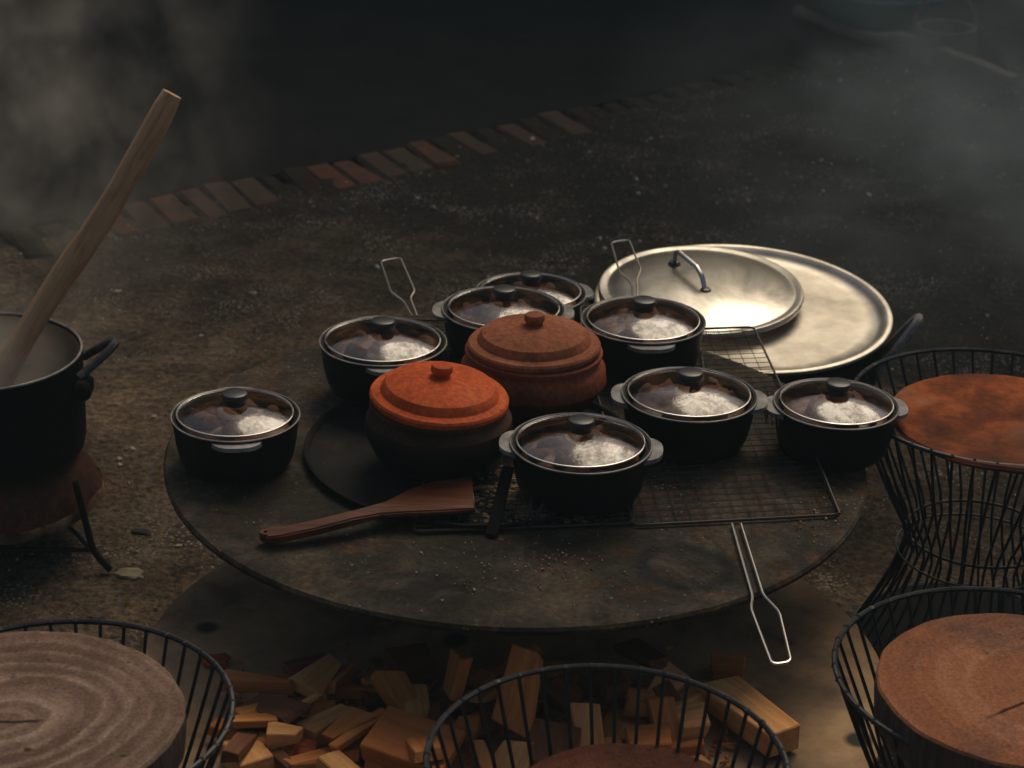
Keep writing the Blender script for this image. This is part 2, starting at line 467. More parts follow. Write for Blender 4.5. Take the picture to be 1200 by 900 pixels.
# ------------------------------------------------------------------ mesh helpers
def mesh(name, v, f, mat=None, smooth=True, angle=38, matidx=None):
    me = bpy.data.meshes.new(name)
    me.from_pydata([tuple(p) for p in v], [], f)
    bm = bmesh.new(); bm.from_mesh(me)
    bmesh.ops.recalc_face_normals(bm, faces=bm.faces)
    bm.to_mesh(me); bm.free()
    for m in (mat if isinstance(mat, (list, tuple)) else [mat]):
        if m: me.materials.append(m)
    if matidx is not None:
        me.polygons.foreach_set('material_index', matidx)
    if smooth:
        me.polygons.foreach_set('use_smooth', [True]*len(me.polygons))
        me.set_sharp_from_angle(angle=R_(angle))
    me.update()
    return me
def place(name, me, parent=None, loc=(0, 0, 0), rot=(0, 0, 0), scale=(1, 1, 1)):
    o = bpy.data.objects.new(name, me)
    col.objects.link(o)
    o.location = loc; o.rotation_euler = rot; o.scale = scale
    if parent: o.parent = parent
    return o
def tag(o, label, cat=None, group=None, kind=None):
    if label: o['label'] = label
    if cat: o['category'] = cat
    if group: o['group'] = group
    if kind: o['kind'] = kind
    return o
def empty(name, label, cat, loc=(0, 0, 0), rot=(0, 0, 0), group=None):
    o = bpy.data.objects.new(name, None)
    o.empty_display_size = .05
    col.objects.link(o)
    o.location = loc; o.rotation_euler = rot
    return tag(o, label, cat, group)
class G:
    """collects shapes into one mesh"""
    def __init__(s): s.v = []; s.f = []; s.mi = []
    def add(s, v, f, mi=0):
        k = len(s.v)
        s.v += [Vector(p) for p in v]
        s.f += [tuple(i+k for i in q) for q in f]
        s.mi += [mi]*len(f)
        return s
    def mesh(s, name, mat, smooth=True, angle=38):
        return mesh(name, s.v, s.f, mat, smooth, angle, s.mi)
def lathe(prof, seg=56, wob=None):
    v = []; f = []; rows = []
    for (r, z) in prof:
        if r < 1e-6:
            rows.append([len(v)]); v.append(Vector((0, 0, z)))
        else:
            row = []
            for i in range(seg):
                a = 2*PI*i/seg
                rr = r*(wob(a, r, z) if wob else 1)
                row.append(len(v)); v.append(Vector((rr*math.cos(a), rr*math.sin(a), z)))
            rows.append(row)
    for a, b in zip(rows, rows[1:]):
        if len(a) == 1 and len(b) == 1: continue
        for i in range(seg):
            j = (i+1) % seg
            if len(a) == 1: f.append((a[0], b[i], b[j]))
            elif len(b) == 1: f.append((a[i], a[j], b[0]))
            else: f.append((a[i], a[j], b[j], b[i]))
    return v, f
def tube(pts, r, seg=7, closed=False, cap=True):
    pts = [Vector(p) for p in pts]
    n = len(pts)
    rs = r if isinstance(r, (list, tuple)) else [r]*n
    v = []; f = []
    up = None
    for i, p in enumerate(pts):
        a = pts[(i-1) % n] if (closed or i > 0) else p
        b = pts[(i+1) % n] if (closed or i < n-1) else p
        d = (b-a).normalized()
        if up is None:
            up = Vector((0, 0, 1)) if abs(d.z) < .9 else Vector((1, 0, 0))
        x = d.cross(up)
        if x.length < 1e-5: x = d.cross(Vector((0, 1, .1)))
        x.normalize(); y = x.cross(d).normalized(); up = y
        for k in range(seg):
            t = 2*PI*k/seg
            v.append(p + x*(math.cos(t)*rs[i]) + y*(math.sin(t)*rs[i]))
    rng = n if closed else n-1
    for i in range(rng):
        for k in range(seg):
            a = i*seg+k; b = i*seg+(k+1) % seg
            c = ((i+1) % n)*seg+(k+1) % seg; d = ((i+1) % n)*seg+k
            f.append((a, b, c, d))
    if cap and not closed:
        f.append(tuple(range(seg-1, -1, -1))); f.append(tuple((n-1)*seg+k for k in range(seg)))
    return v, f
def rounded(pts, rad=.008, n=4, closed=False):
    """round the corners of a polyline"""
    pts = [Vector(p) for p in pts]; out = []
    m = len(pts)
    for i, p in enumerate(pts):
        if not closed and i in (0, m-1): out.append(p); continue
        a = pts[i-1]; b = pts[(i+1) % m]
        da = (a-p); db = (b-p)
        ra = min(rad, da.length*.45); rb = min(rad, db.length*.45)
        A = p+da.normalized()*ra; B = p+db.normalized()*rb
        for k in range(n+1):
            t = k/n
            out.append(A*(1-t)**2 + p*2*t*(1-t) + B*t*t)
    return out
def ring_pts(r, z, n=56, c=(0, 0)):
    return [Vector((c[0]+r*math.cos(2*PI*i/n), c[1]+r*math.sin(2*PI*i/n), z)) for i in range(n)]
def beam(L, W, H, seed=0, bev=.004, jit=.004, sub=0):
    """a rough piece of timber along X with worn edges, origin in its middle"""
    rg = random.Random(seed)
    bm = bmesh.new()
    bmesh.ops.create_cube(bm, size=1)
    for vv in bm.verts:
        vv.co = Vector((vv.co.x*L, vv.co.y*W, vv.co.z*H))
        vv.co += Vector((rg.uniform(-1, 1)*jit*1.5, rg.uniform(-1, 1)*jit, rg.uniform(-1, 1)*jit*.7))
    bmesh.ops.bevel(bm, geom=bm.edges[:], offset=bev, segments=1, affect='EDGES')
    v = [x.co.copy() for x in bm.verts]; bm.verts.index_update()
    f = [tuple(q.index for q in p.verts) for p in bm.faces]
    bm.free()
    return v, f
def prism(outline, h):
    """extrude a list of (x,y,z) upward by h"""
    n = len(outline)
    o = [Vector(p) for p in outline]
    v = o + [p+Vector((0, 0, h)) for p in o]
    f = [tuple(range(n-1, -1, -1)), tuple(range(n, 2*n))] + [(i, (i+1) % n, n+(i+1) % n, n+i) for i in range(n)]
    return v, f
def rock(seed, s=1.0, sub=1, amp=.35):
    bm = bmesh.new()
    bmesh.ops.create_icosphere(bm, subdivisions=sub, radius=s)
    rg = random.Random(seed); off = Vector((rg.random()*9, rg.random()*9, rg.random()*9))
    for x in bm.verts:
        x.co *= 1+amp*mnoise.noise(x.co/s*1.1+off)
    bm.verts.index_update()
    v = [x.co.copy() for x in bm.verts]; f = [tuple(q.index for q in p.verts) for p in bm.faces]
    bm.free(); return v, f

# ------------------------------------------------------------------ setting: ground, road, kerb
def axis(lo, hi, a, b, step, far):
    core = np.arange(a, b+1e-6, step)
    left = a-np.geomspace(step*2, a-lo, far)[::-1]; right = b+np.geomspace(step*2, hi-b, far)
    return np.concatenate([left, core, right])
KA = at(130, 284, 0); KB = at(850, 122, 0)          # the yard-side edge of the kerb
kdir = (KB-KA); kdir.z = 0; kdir.normalize()
knor = Vector((-kdir.y, kdir.x, 0))
if knor.y < 0: knor = -knor
def ground_z(x, y):
    p = Vector((x, y, 0))
    z = .012*mnoise.noise(p*1.1) + .005*mnoise.noise(p*4.3+Vector((3, 1, 0))) + .0022*mnoise.noise(p*17)
    r = math.hypot(x, y)
    k = min(1, max(0, (r-.55)/.3))
    d = (p-KA).dot(knor)                              # falls slightly behind the kerb
    if d > .1: z -= min(.05, (d-.1)*.25)
    return z*k - (1-k)*.002
xs = axis(-300, 300, -2.2, 2.4, .035, 14); ys = axis(-60, 400, -1.6, 5.2, .035, 14)
gv = [Vector((x, y, ground_z(x, y))) for y in ys for x in xs]
nx = len(xs)
gf = [(j*nx+i, j*nx+i+1, (j+1)*nx+i+1, (j+1)*nx+i) for j in range(len(ys)-1) for i in range(nx-1)]
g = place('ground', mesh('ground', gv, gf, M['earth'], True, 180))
tag(g, 'dark trodden earth yard strewn with grit', kind='structure')
# dark tarmac behind the kerb, draped on the ground
rv = []; rf = []
us = np.concatenate([np.arange(-3, 5, .12)]); vs = np.concatenate([np.arange(.235, 3.2, .12), np.array([4, 6, 9, 14, 25, 60])])
for v_ in vs:
    for u_ in us:
        p = KA+kdir*u_+knor*v_
        rv.append(Vector((p.x, p.y, ground_z(p.x, p.y)+.02)))
nu = len(us)
rf = [(j*nu+i, j*nu+i+1, (j+1)*nu+i+1, (j+1)*nu+i) for j in range(len(vs)-1) for i in range(nu-1)]
tag(place('road', mesh('road', rv, rf, M['road'], True, 180)), 'dark damp tarmac behind the brick kerb', kind='structure')
kerb = tag(bpy.data.objects.new('kerb', None), 'worn red brick edging across the yard', kind='structure')
col.objects.link(kerb); kerb.location = KA
bvar = [mesh('brick', *beam(.066, .215, .11, k, .009, .005), M['brick'], True, 30) for k in range(5)]
bdirt = [mesh('brick', *beam(.066, .215, .11, k+9, .010, .006), M['brick_dirty'], True, 30) for k in range(4)]
kang = math.atan2(kdir.y, kdir.x)
for i in range(-10, 46):
    u_ = i*.0765
    p = KA+kdir*(u_+rnd.uniform(-.004, .004))+knor*(.105+rnd.uniform(-.008, .008))
    clean = 1 <= i <= 20 and rnd.random() < .66
    o = place('brick', bvar[(i*3+i//4) % 5] if clean else bdirt[(i*3+i//5) % 4], kerb, Vector((p.x, p.y, ground_z(p.x, p.y)-(.0505 if clean else .0545)+rnd.uniform(-.004, .004)))-KA,
              (rnd.uniform(-.03, .03), rnd.uniform(-.05, .05), kang+R_(-14)+rnd.uniform(-.05, .05)))

# unseen plank screen, added to darken the far ground and lid reflections
wg = G()
for i in range(60):
    vv, ff = beam(.27, .04, 4.0+rnd.uniform(-.03, .03), i, .004, .003)
    wg.add([q+Vector((-8.2+i*.278, 6.2+rnd.uniform(-.006, .006), 1.92)) for q in vv], ff)
vv, ff = beam(17.4, 2.6, .09, 99, .01, .005)
wg.add([Matrix.Rotation(R_(12), 3, 'X') @ q+Vector((0, 7.15, 4.25)) for q in vv], ff)
tag(place('wall', wg.mesh('wall', M['soot_wall'], True, 30)), 'dark plank shed wall closing the yard', kind='structure')
# loose grit: real little stones scattered over the yard
gg = G()
pv = [rock(k, 1, 1, .5) for k in range(5)]
cnt = 0
tet = ([(1, 0, -.6), (-.6, .9, -.5), (-.5, -.9, -.6), (0, .1, .8)], [(0, 1, 2), (0, 1, 3), (1, 2, 3), (2, 0, 3)])
while cnt < 13000:
    x = rnd.uniform(-1.7, 1.9); y = rnd.uniform(-1.2, 3.6)
    if math.hypot(x, y) < .52: continue
    den = .5+.9*mnoise.noise(Vector((x*1.7, y*1.7, 4)))+.5*mnoise.noise(Vector((x*5, y*5, 9)))
    if rnd.random() > max(.10, den): continue
    s = min(.009, .0013*math.exp(rnd.gauss(.1, .55)))
    q = Euler((rnd.random()*6, rnd.random()*6, rnd.random()*6)).to_matrix()
    vv, ff = pv[cnt % 5] if s > .0042 else tet
    gg.add([q @ (Vector(p)*s)+Vector((x, y, ground_z(x, y)+s*.4)) for p in vv], ff)
    cnt += 1
tag(place('gravel', gg.mesh('gravel', M['pebble'], False)), 'scattered pale grit and small stones on the earth', kind='stuff')

# ------------------------------------------------------------------ the round griddle and what carries it
GZ = .36
def wob_plate(a, r, z): return 1+.004*math.sin(3*a+.6)+.002*math.sin(7*a)
base = tag(place('round_base_plate', mesh('round_base_plate', *lathe([(0, .008), (.49, .008), (.503, .016), (.503, .026), (.497, .03), (.44, .027), (0, .026)], 96, wob_plate), M['base_plate'])),
           'brown rusted round plate low beneath the front of the griddle', 'plate')
base.location = (0.004, -.290, .15)
for (a, rr, lab) in ((35, .36, 'flat stone carrying the low round plate on the right'), (150, .36, 'flat stone carrying the low round plate on the left'), (270, .33, 'flat stone carrying the low round plate in front')):
    vv, ff = beam(.16, .12, .152, int(a), .014, .012)
    tag(place('footing_stone', mesh('footing_stone', vv, ff, None, True, 30), None, (rr*math.cos(R_(a)), -.290+rr*math.sin(R_(a)), .078), (0, 0, R_(a))), lab, 'stone', 'stones under the low plate').data.materials.append(M['stone'])
gd = empty('round_griddle', 'big round sooty iron griddle carrying the cluster of pots', 'griddle', (0, 0, GZ))
pv_, pf_ = lathe([(0, -.014), (.488, -.014), (.499, -.010), (.5005, -.004), (.497, 0), (.40, -.001), (.2, 0), (0, 0)], 128, lambda a, r, z: 1+.0025*math.sin(2*a+1)+.0015*math.sin(5*a))
place('plate', mesh('griddle_plate', pv_, pf_, M['griddle']), gd)
for (a, rr, nm) in ((152, .36, 'left'), (28, .36, 'right'), (75, .38, 'back')):
    zb = .182 if nm != 'back' else 0
    vv, ff = beam(.12, .10, .343-zb, int(a), .014, .010)
    lab = {'left': 'rough stone block propping the griddle at its back left', 'right': 'rough stone block propping the griddle on its right',
           'front': 'rough stone block propping the griddle at its front left edge', 'back': 'rough stone block propping the griddle at the back'}[nm]
    tag(place('stone_block', mesh('stone_block', vv, ff, M['stone'], True, 30), None,
              (rr*math.cos(R_(a)), rr*math.sin(R_(a))-(.20 if zb else 0), (.343+zb)/2), (0, 0, R_(a+12))), lab, 'stone block', 'stone blocks under the griddle')

# ------------------------------------------------------------------ casseroles with glass lids
def casserole(px, py, r, h, zb, hang, ident, tilt=(0, 0), rim_scale=1.0):
    """px,py: middle of the rim in the photograph; r rim radius; zb height of its foot; hang: direction of a handle"""
    p = at(px, py, zb+h)
    base_ = Vector((p.x, p.y, zb))
    o = empty('casserole', 'black ceramic casserole with glass lid '+ident[0], 'casserole', base_, (tilt[0], tilt[1], 0), 'black casseroles on and by the griddle')
    k = r/.098
    prof = [(0, 0), (.074*k, 0), (.081*k, .004), (.0865*k, .016), (.0915*k, h*.5), (.0945*k, h-.012), (.0965*k, h-.006),
            (.0965*k, h-.002), (.0955*k, h-.0012), (.0925*k, h-.0015), (.0915*k, h-.004), (.0885*k, h-.0045), (.0875*k, h-.009), (.083*k, h*.5), (.074*k, .014), (0, .010)]
    place('body', mesh('casserole_body', *lathe(prof, 72), M['black']), o)
    place('rim', mesh('casserole_rim', *tube(ring_pts(.0966*k, h-.0012, 80), .0013, 7, True), M['edge']), o)
    for s in (0, PI):
        a0 = hang+s
        out = []
        for i in range(15):
            t = -1+2*i/14
            a = a0+t*.40
            out.append((.0958*k + .0165*k*(1-abs(t)**3.5), a))
        vv = []; ff = []
        for zz in (h-.0125, h-.0045):
            for (rr, a) in out: vv.append(Vector((rr*math.cos(a), rr*math.sin(a), zz+(.002 if zz < h-.008 and rr > .1*k else 0))))
            for (rr, a) in out: vv.append(Vector((.094*k*math.cos(a), .094*k*math.sin(a), zz)))
        n = 15
        for i in range(n-1):
            ff += [(i, i+1, n+i+1, n+i), (2*n+i, 3*n+i, 3*n+i+1, 2*n+i+1), (i, 2*n+i, 2*n+i+1, i+1), (n+i, n+i+1, 3*n+i+1, 3*n+i)]
        ff += [(0, n, 3*n, 2*n), (n-1, 2*n-1, 4*n-1, 3*n-1)]
        hm = mesh('casserole_handle', vv, ff, M['edge'], True, 30)
        place('handle', hm, o)
    # food
    st = empty('stew', ident[2], 'stew', base_+Vector((0, 0, h-.024)), (0, 0, 0), 'stews under the glass lids')
    rg = random.Random(int(px*7+py))
    vv, ff = lathe([(0, .004)]+[(.0805*k*i/7, .004) for i in range(1, 8)]+[(.078*k, -.012), (0, -.012)], 32)
    vv = [q+Vector((0, 0, .006*mnoise.noise(q*38+Vector((px, py, 0))))) if q.z > 0 and q.xy.length < .078*k else q for q in vv]
    place('broth', mesh('stew_broth', vv, ff, M['stew'], True, 180), st)
    for i in range(15):
        a = rg.random()*6.28; rr = .066*k*math.sqrt(rg.random())
        s = rg.uniform(.009, .019)
        place('meat_chunk', chunk[i % 4], st, (rr*math.cos(a), rr*math.sin(a), .004+s*.25), (rg.random()*6, rg.random()*6, rg.random()*6), (s*1.25, s, s*.7))
    # lid
    kl = k
    zl = h+.0005
    R = .0870*kl; dome = .0170*kl
    sph = (R*R+dome*dome)/(2*dome)
    prof = []
    for i in range(13):
        rr = R*(1-i/12)
        prof.append((rr, zl+math.sqrt(sph*sph-rr*rr)-(sph-dome)))
    lt = rg.random()*6.28; la = rg.uniform(.004, .026)
    ld = place('glass_lid', mesh('glass_lid', *lathe(prof, 72), M['glass'], True, 180), o, (rg.uniform(-.0012, .0012), rg.uniform(-.0012, .0012), .0012), (la*math.cos(lt), la*math.sin(lt), rg.random()*6))
    place('band', mesh('lid_band', *tube(ring_pts(R+.0003, zl+.0004, 80), .0014, 7, True), M['steel']), ld)
    zk = zl+dome
    place('knob', mesh('lid_knob', *lathe([(0, zk-.001), (.0150, zk-.002), (.0150, zk+.003), (.0160, zk+.005), (.0176, zk+.0065), (.0184, zk+.009), (.0186, zk+.0125), (.0174, zk+.0148), (.0150, zk+.0158), (0, zk+.0150)], 36), M['knob']), ld)
    place('screw', mesh('lid_screw', *lathe([(0, zl+dome-.0062), (.0042, zl+dome-.0058), (.005, zl+dome-.0035), (0, zl+dome-.003)], 12), M['steel']), ld)
    return o
chunk = [mesh('meat_chunk', *rock(40+k, 1.0, 2, .55), M['meat'], True, 60) for k in range(4)]
H_ = .076
Q = R_(90)
casserole(276, 485, .0905, H_, GZ, Q+.15, ('standing alone at the left edge of the griddle', 'on the lone casserole at the left edge of the griddle', 'brown stew in the lone casserole at the left edge of the griddle'))
casserole(449, 399, .0965, H_, GZ+.012, Q+.2, ('just behind the bright orange clay pot', 'on the casserole just behind the bright orange clay pot', 'brown stew in the casserole just behind the bright orange clay pot'))
casserole(590, 361, .098, H_, GZ, .02, ('directly behind the brown clay pot', 'on the casserole directly behind the brown clay pot', 'brown stew in the casserole directly behind the brown clay pot'))
casserole(754, 374, .098, H_+.006, GZ, Q+.1, ('in front of the left end of the aluminium lid', 'on the casserole in front of the left end of the aluminium lid', 'brown stew in the casserole in front of the aluminium lid'))
casserole(808, 461, .0985, H_, GZ+.006, -.04, ('between brown clay pot and wire rack', 'on the two-handled casserole between brown clay pot and wire rack', 'chunky stew in the casserole between brown clay pot and wire rack'))
casserole(681, 518, .0975, H_, GZ+.012, -.06, ('nearest the front behind a thin wire handle', 'on the front casserole behind the thin upright wire handle', 'brown stew in the front casserole behind the thin wire handle'))
casserole(980, 472, .0905, H_, GZ, .05, ('at the right edge of the griddle', 'on the casserole at the right edge of the griddle', 'pale chunky stew in the casserole at the right edge of the griddle'))
casserole(622, 342, .096, H_, .284, .3, ('rearmost of all, half hidden behind another casserole', 'on the rearmost, half hidden casserole', 'orange stew in the rearmost half hidden casserole'))
P = at(622, 342, .36)
tag(place('stone_slab', mesh('stone_slab', *beam(.17, .16, .276, 91, .014, .012), M['stone'], True, 30), None, (P.x, P.y, .142), (0, 0, .2)),
    'upright stone slab standing behind the griddle under the rearmost casserole', 'stone slab')

# ------------------------------------------------------------------ clay pots
def clay_pot(px, py, zl, r, body_r, mb, ml, lab, lablid, tilt, rz):
    p = at(px, py, zl)
    b = Vector((p.x, p.y, GZ+.004))
    H = zl-GZ-.004
    o = empty('clay_pot', lab, 'clay pot', b, (0, 0, rz), 'lidded clay pots')
    wob = lambda a, rr, z: 1+.006*math.sin(2*a+.5)+.003*math.sin(5*a)
    prof = [(0, 0), (.050, 0), (.070, .008), (.092, .028), (body_r, .056), (body_r*.985, .075), (body_r*.93, H-.022), (body_r*.87, H-.017),
            (body_r*.875, H-.012), (body_r*.93, H-.010), (body_r*.935, H-.006), (body_r*.90, H-.004), (body_r*.82, H-.006), (body_r*.8, H-.03), (.06, .02), (0, .014)]
    place('body', mesh('clay_body', *lathe(prof, 72, wob), mb, True, 30), o)
    prof = [(0, -.002), (r*.86, -.004), (r*.97, -.005), (r, -.001), (r, .004), (r*.975, .007), (r*.90, .0085), (r*.855, .0095), (r*.83, .015), (r*.78, .021),
            (r*.6, .0275), (r*.4, .0315), (r*.2, .0335), (0, .034)]
    l = place('clay_lid', mesh('clay_lid', *lathe(prof, 80, wob), ml, True, 28), o, (0, 0, H), (tilt[0], tilt[1], 0))
    l['label'] = lablid
    place('knob', mesh('clay_knob', *lathe([(0, .032), (.012, .032), (.0125, .038), (.0150, .041), (.0155, .046), (.0135, .050), (.008, .0515), (0, .052)], 32, wob), ml), l)
clay_pot(515, 466, .468, .0975, .104, M['clay_sooty'], M['clay_bright'], 'soot blackened round clay pot under the bright orange lid',
         'bright orange terracotta lid with small knob on the sooty clay pot', (R_(2.5), R_(3.0)), .4)
clay_pot(626, 405, .470, .0985, .109, M['clay_red'], M['clay_dull'], 'reddish brown round clay pot under the dull brown lid',
         'dull brown terracotta lid with small knob on the reddish clay pot', (R_(-1.0), R_(.5)), 1.7)

# ------------------------------------------------------------------ iron hoop, ash, racks, spatula on the griddle
hp = at(560, 527, GZ+.006)
tag(place('shallow_pan', mesh('shallow_pan', *lathe([(0, .0008), (.226, .0008), (.2335, .003), (.2370, .010), (.2395, .0115), (.2425, .0105), (.2415, .005), (.236, 0), (0, 0)], 112, lambda a, r, z: 1+.003*math.sin(3*a)), M['pan']), None, (hp.x-.006, hp.y, GZ+.0006)),
    'shallow black iron pan under the clay pots on the griddle', 'pan')
# toasted ash lying under the front rack
ag = G()
for i in range(900):
    px_ = rnd.gauss(628, 38); py_ = rnd.gauss(586, 16)
    if py_ < 545 or py_ > 614: continue
    q = at(px_, py_, GZ); s = rnd.uniform(.0018, .0055)
    rm = Euler((rnd.random()*6, rnd.random()*6, rnd.random()*6)).to_matrix()
    vv, ff = pv[i % 5]
    ag.add([Vector(((rm @ (Vector(p)*s)).x+q.x, (rm @ (Vector(p)*s)).y+q.y, (rm @ (Vector(p)*s)).z*.45+GZ+.002)) for p in vv], ff)
tag(place('ash', ag.mesh('ash', M['ash'], False)), 'pale brown ash and crust under the front wire rack', kind='stuff')
cg = G()
for i in range(330):
    k = i % 5
    if k < 2: q = at(rnd.gauss(625, 75), rnd.gauss(662, 20), GZ)
    elif k == 2: q = at(rnd.gauss(960, 20), rnd.gauss(612, 12), GZ)
    else:
        a = rnd.random()*6.28; rr = .48*math.sqrt(rnd.random()); q = Vector((rr*math.cos(a), rr*math.sin(a), GZ))
    if q.xy.length > .49: continue
    s = rnd.uniform(.0007, .0022)*(1.4 if rnd.random() < .12 else 1)
    rm = Euler((rnd.random()*6, rnd.random()*6, rnd.random()*6)).to_matrix()
    cg.add([rm @ (Vector(p)*s)+Vector((q.x, q.y, GZ+s*.5)) for p in tet[0]], tet[1])
tag(place('crumbs', cg.mesh('crumbs', M['crumb'], False)), 'pale food crumbs scattered on the griddle', kind='stuff')

def rack(corners, z, nx_, ny_, handle, label, bar=.0021, thin=.00062, hz=None, wiremat='burnt_wire', extra=None):
    """grilling rack: corners far left, far right, near right, near left; handle: bent wire loop"""
    c = [Vector(p) for p in corners]
    o0 = Vector((sum(p.x for p in c)/4, sum(p.y for p in c)/4, z))
    o = empty('wire_rack', label, 'wire rack', o0, (0, 0, 0), 'wire grilling racks')
    fr = rounded([p-o0 for p in c], .012, 4, True)
    place('frame', mesh('rack_frame', *tube(fr, bar, 6, True), M[wiremat]), o)
    gm_ = G()
    lift = Vector((0, 0, .0012))
    for i in range(1, nx_):
        t = i/nx_
        gm_.add(*tube([c[0].lerp(c[1], t)-o0, c[3].lerp(c[2], t)-o0], thin, 4))
    for j in range(1, ny_):
        t = j/ny_
        gm_.add(*tube([c[0].lerp(c[3], t)-o0+lift, c[1].lerp(c[2], t)-o0+lift], thin, 4))
    mo = place('mesh_wires', gm_.mesh('rack_mesh', M[wiremat]), o)
    mo['kind'] = 'stuff'
    hpts = [Vector(p)-o0 for p in handle]
    ho = place('handle', mesh('rack_handle', *tube(rounded(hpts, .010, 4), .0019, 7), M['bright_wire']), o)
    return o, o0
ZR = GZ+.0035
def pz(lst, z): return [at(x, y, z) for x, y in lst]
fl = at(883, 383, ZR+.004); nr = at(985, 603, ZR); nl = at(742, 616, ZR)
fa = fl + (nl-nr)
ro, ro0 = rack([fa, fl, nr, nl], ZR, 14, 36,
     pz([(858, 614), (868, 650), (882, 699), (880, 713), (905, 779), (927, 776), (913, 717), (894, 697), (868, 614)], ZR+.001),
     'long wire rack under the right-hand casseroles, bright handle overhanging the griddle front')
# upper half of the hinged rack, standing a little open
up_ = [at(893, 470, ZR+.035), at(930, 468, ZR+.035), at(984, 602, ZR+.006)]
place('hinged_frame', mesh('rack_hinged_frame', *tube(rounded([p-ro0 for p in up_], .014, 5), .0018, 6), M['burnt_wire']), ro)
# coil of the hinge catch
cp = [at(893+2.1*i*.5, 487+.5*i*.5, ZR+.05)+Vector((0, .010*math.cos(i*.9), .010*math.sin(i*.9))) for i in range(34)]
place('catch_coil', mesh('rack_catch_coil', *tube([p-ro0 for p in cp], .0012, 5), M['bright_wire']), ro)
# front rack under the front casserole
ZF = GZ+.004
fnl = at(484, 623, ZF); fnr = at(742, 613, ZF); dv = Vector((.012, .235, 0))
fo, fo0 = rack([fnl+dv, fnr+dv, fnr, fnl], ZF, 20, 18, [at(612, 618, ZF), at(622, 603, ZF+.02), at(626, 560, ZF+.04), at(637, 513, ZF+.075), at(662, 508, ZF+.075), at(652, 556, ZF+.04), at(630, 603, ZF+.02), at(618, 618, ZF)],
     'wire rack at the griddle front with a thin dark handle bent upright')
for ch in fo.children:
    if ch.name.startswith('handle'):
        ch.data.materials.clear(); ch.data.materials.append(M['wire'])
# two racks behind, only their handles show
ZB = GZ+.0035
b0 = at(485, 372, ZB)
rack([b0+Vector((-.10, -.01, 0)), b0+Vector((.09, -.01, 0)), b0+Vector((.10, -.27, 0)), b0+Vector((-.09, -.27, 0))], ZB, 12, 18,
     pz([(489, 371), (482, 353), (481, 349), (486, 341), (469, 302), (446, 306), (458, 342), (473, 353), (483, 371)], ZB+.001),
     'wire rack behind the orange clay pot, pale handle loop pointing back left')
b0 = at(741, 338, ZB)
rack([b0+Vector((-.09, -.09, 0)), b0+Vector((.10, -.09, 0)), b0+Vector((.10, -.36, 0)), b0+Vector((-.09, -.36, 0))], ZB, 12, 18,
     pz([(746, 380), (747, 337), (746, 329), (751, 316), (737, 281), (716, 284), (726, 319), (738, 329), (741, 337), (741, 380)], ZB+.001),
     'wire rack whose pale handle loop stands out before the aluminium lid')
# black flat bar leaning on the front casserole's left handle
A = at(576, 628, GZ+.003); B = at(596, 547, GZ+.055)
d = (B-A); Lb = d.length
vv, ff = beam(Lb, .016, .005, 3, .0012, .0004)
rotq = d.to_track_quat('X', 'Z')
tag(place('iron_bar', mesh('iron_bar', vv, ff, M['soot'], True, 30), None, (A+B)/2, rotq.to_euler()), 'flat black iron bar leaning by the spatula blade', 'bar')

# spatula
sp = empty('wooden_spatula', 'red brown wooden spatula with a holed handle lying on the griddle front', 'spatula', at(440, 605, GZ))
o0 = sp.location.copy()
def spz(t): return GZ+.006+.014*t          # rises towards the blade, which rests on the hoop
up_edge = [(311, 627), (330, 626), (372, 617), (420, 605), (452, 593), (478, 579), (505, 570), (553, 563)]
lo_edge = [(557, 602), (520, 604), (474, 606), (446, 608), (414, 617), (372, 628), (330, 637), (312, 639)]
N = len(up_edge)
vv = []
outline = up_edge+lo_edge
tt = [max(0, min(1, (x-310)/170)) for x, y in outline]
bot = [at(x, y, spz(q))-o0 for (x, y), q in zip(outline, tt)]
v2 = [p.copy() for p in bot]+[p+Vector((0, 0, .012 if q < .75 else .008)) for p, q in zip(bot, tt)]
n = len(bot)
ff = []
for i in range(N-1):
    a, b = i, i+1; c_, d_ = n-1-(i+1), n-1-i
    ff.append((a, b, c_, d_)); ff.append((n+a, n+d_, n+c_, n+b))
for i in range(n):
    j = (i+1) % n
    ff.append((i, n+i, n+j, j))
me = mesh('spatula_blade', v2, ff, M['spatula'], True, 30)
bm = bmesh.new(); bm.from_mesh(me)
bmesh.ops.bevel(bm, geom=[e for e in bm.edges if len(e.link_faces) == 2 and e.calc_face_angle() > .8], offset=.0022, segments=2, affect='EDGES')
bm.to_mesh(me); bm.free()
place('blade', me, sp)
# rounded end with its hanging hole
ec = at(312, 632.5, spz(0))-o0
pr = [(.0036, 0), (.0078, 0), (.0086, .002), (.0086, .010), (.0078, .012), (.0036, .012), (.0036, 0)]
place('handle_end', mesh('spatula_end', *lathe(pr, 28), M['spatula']), sp, ec)

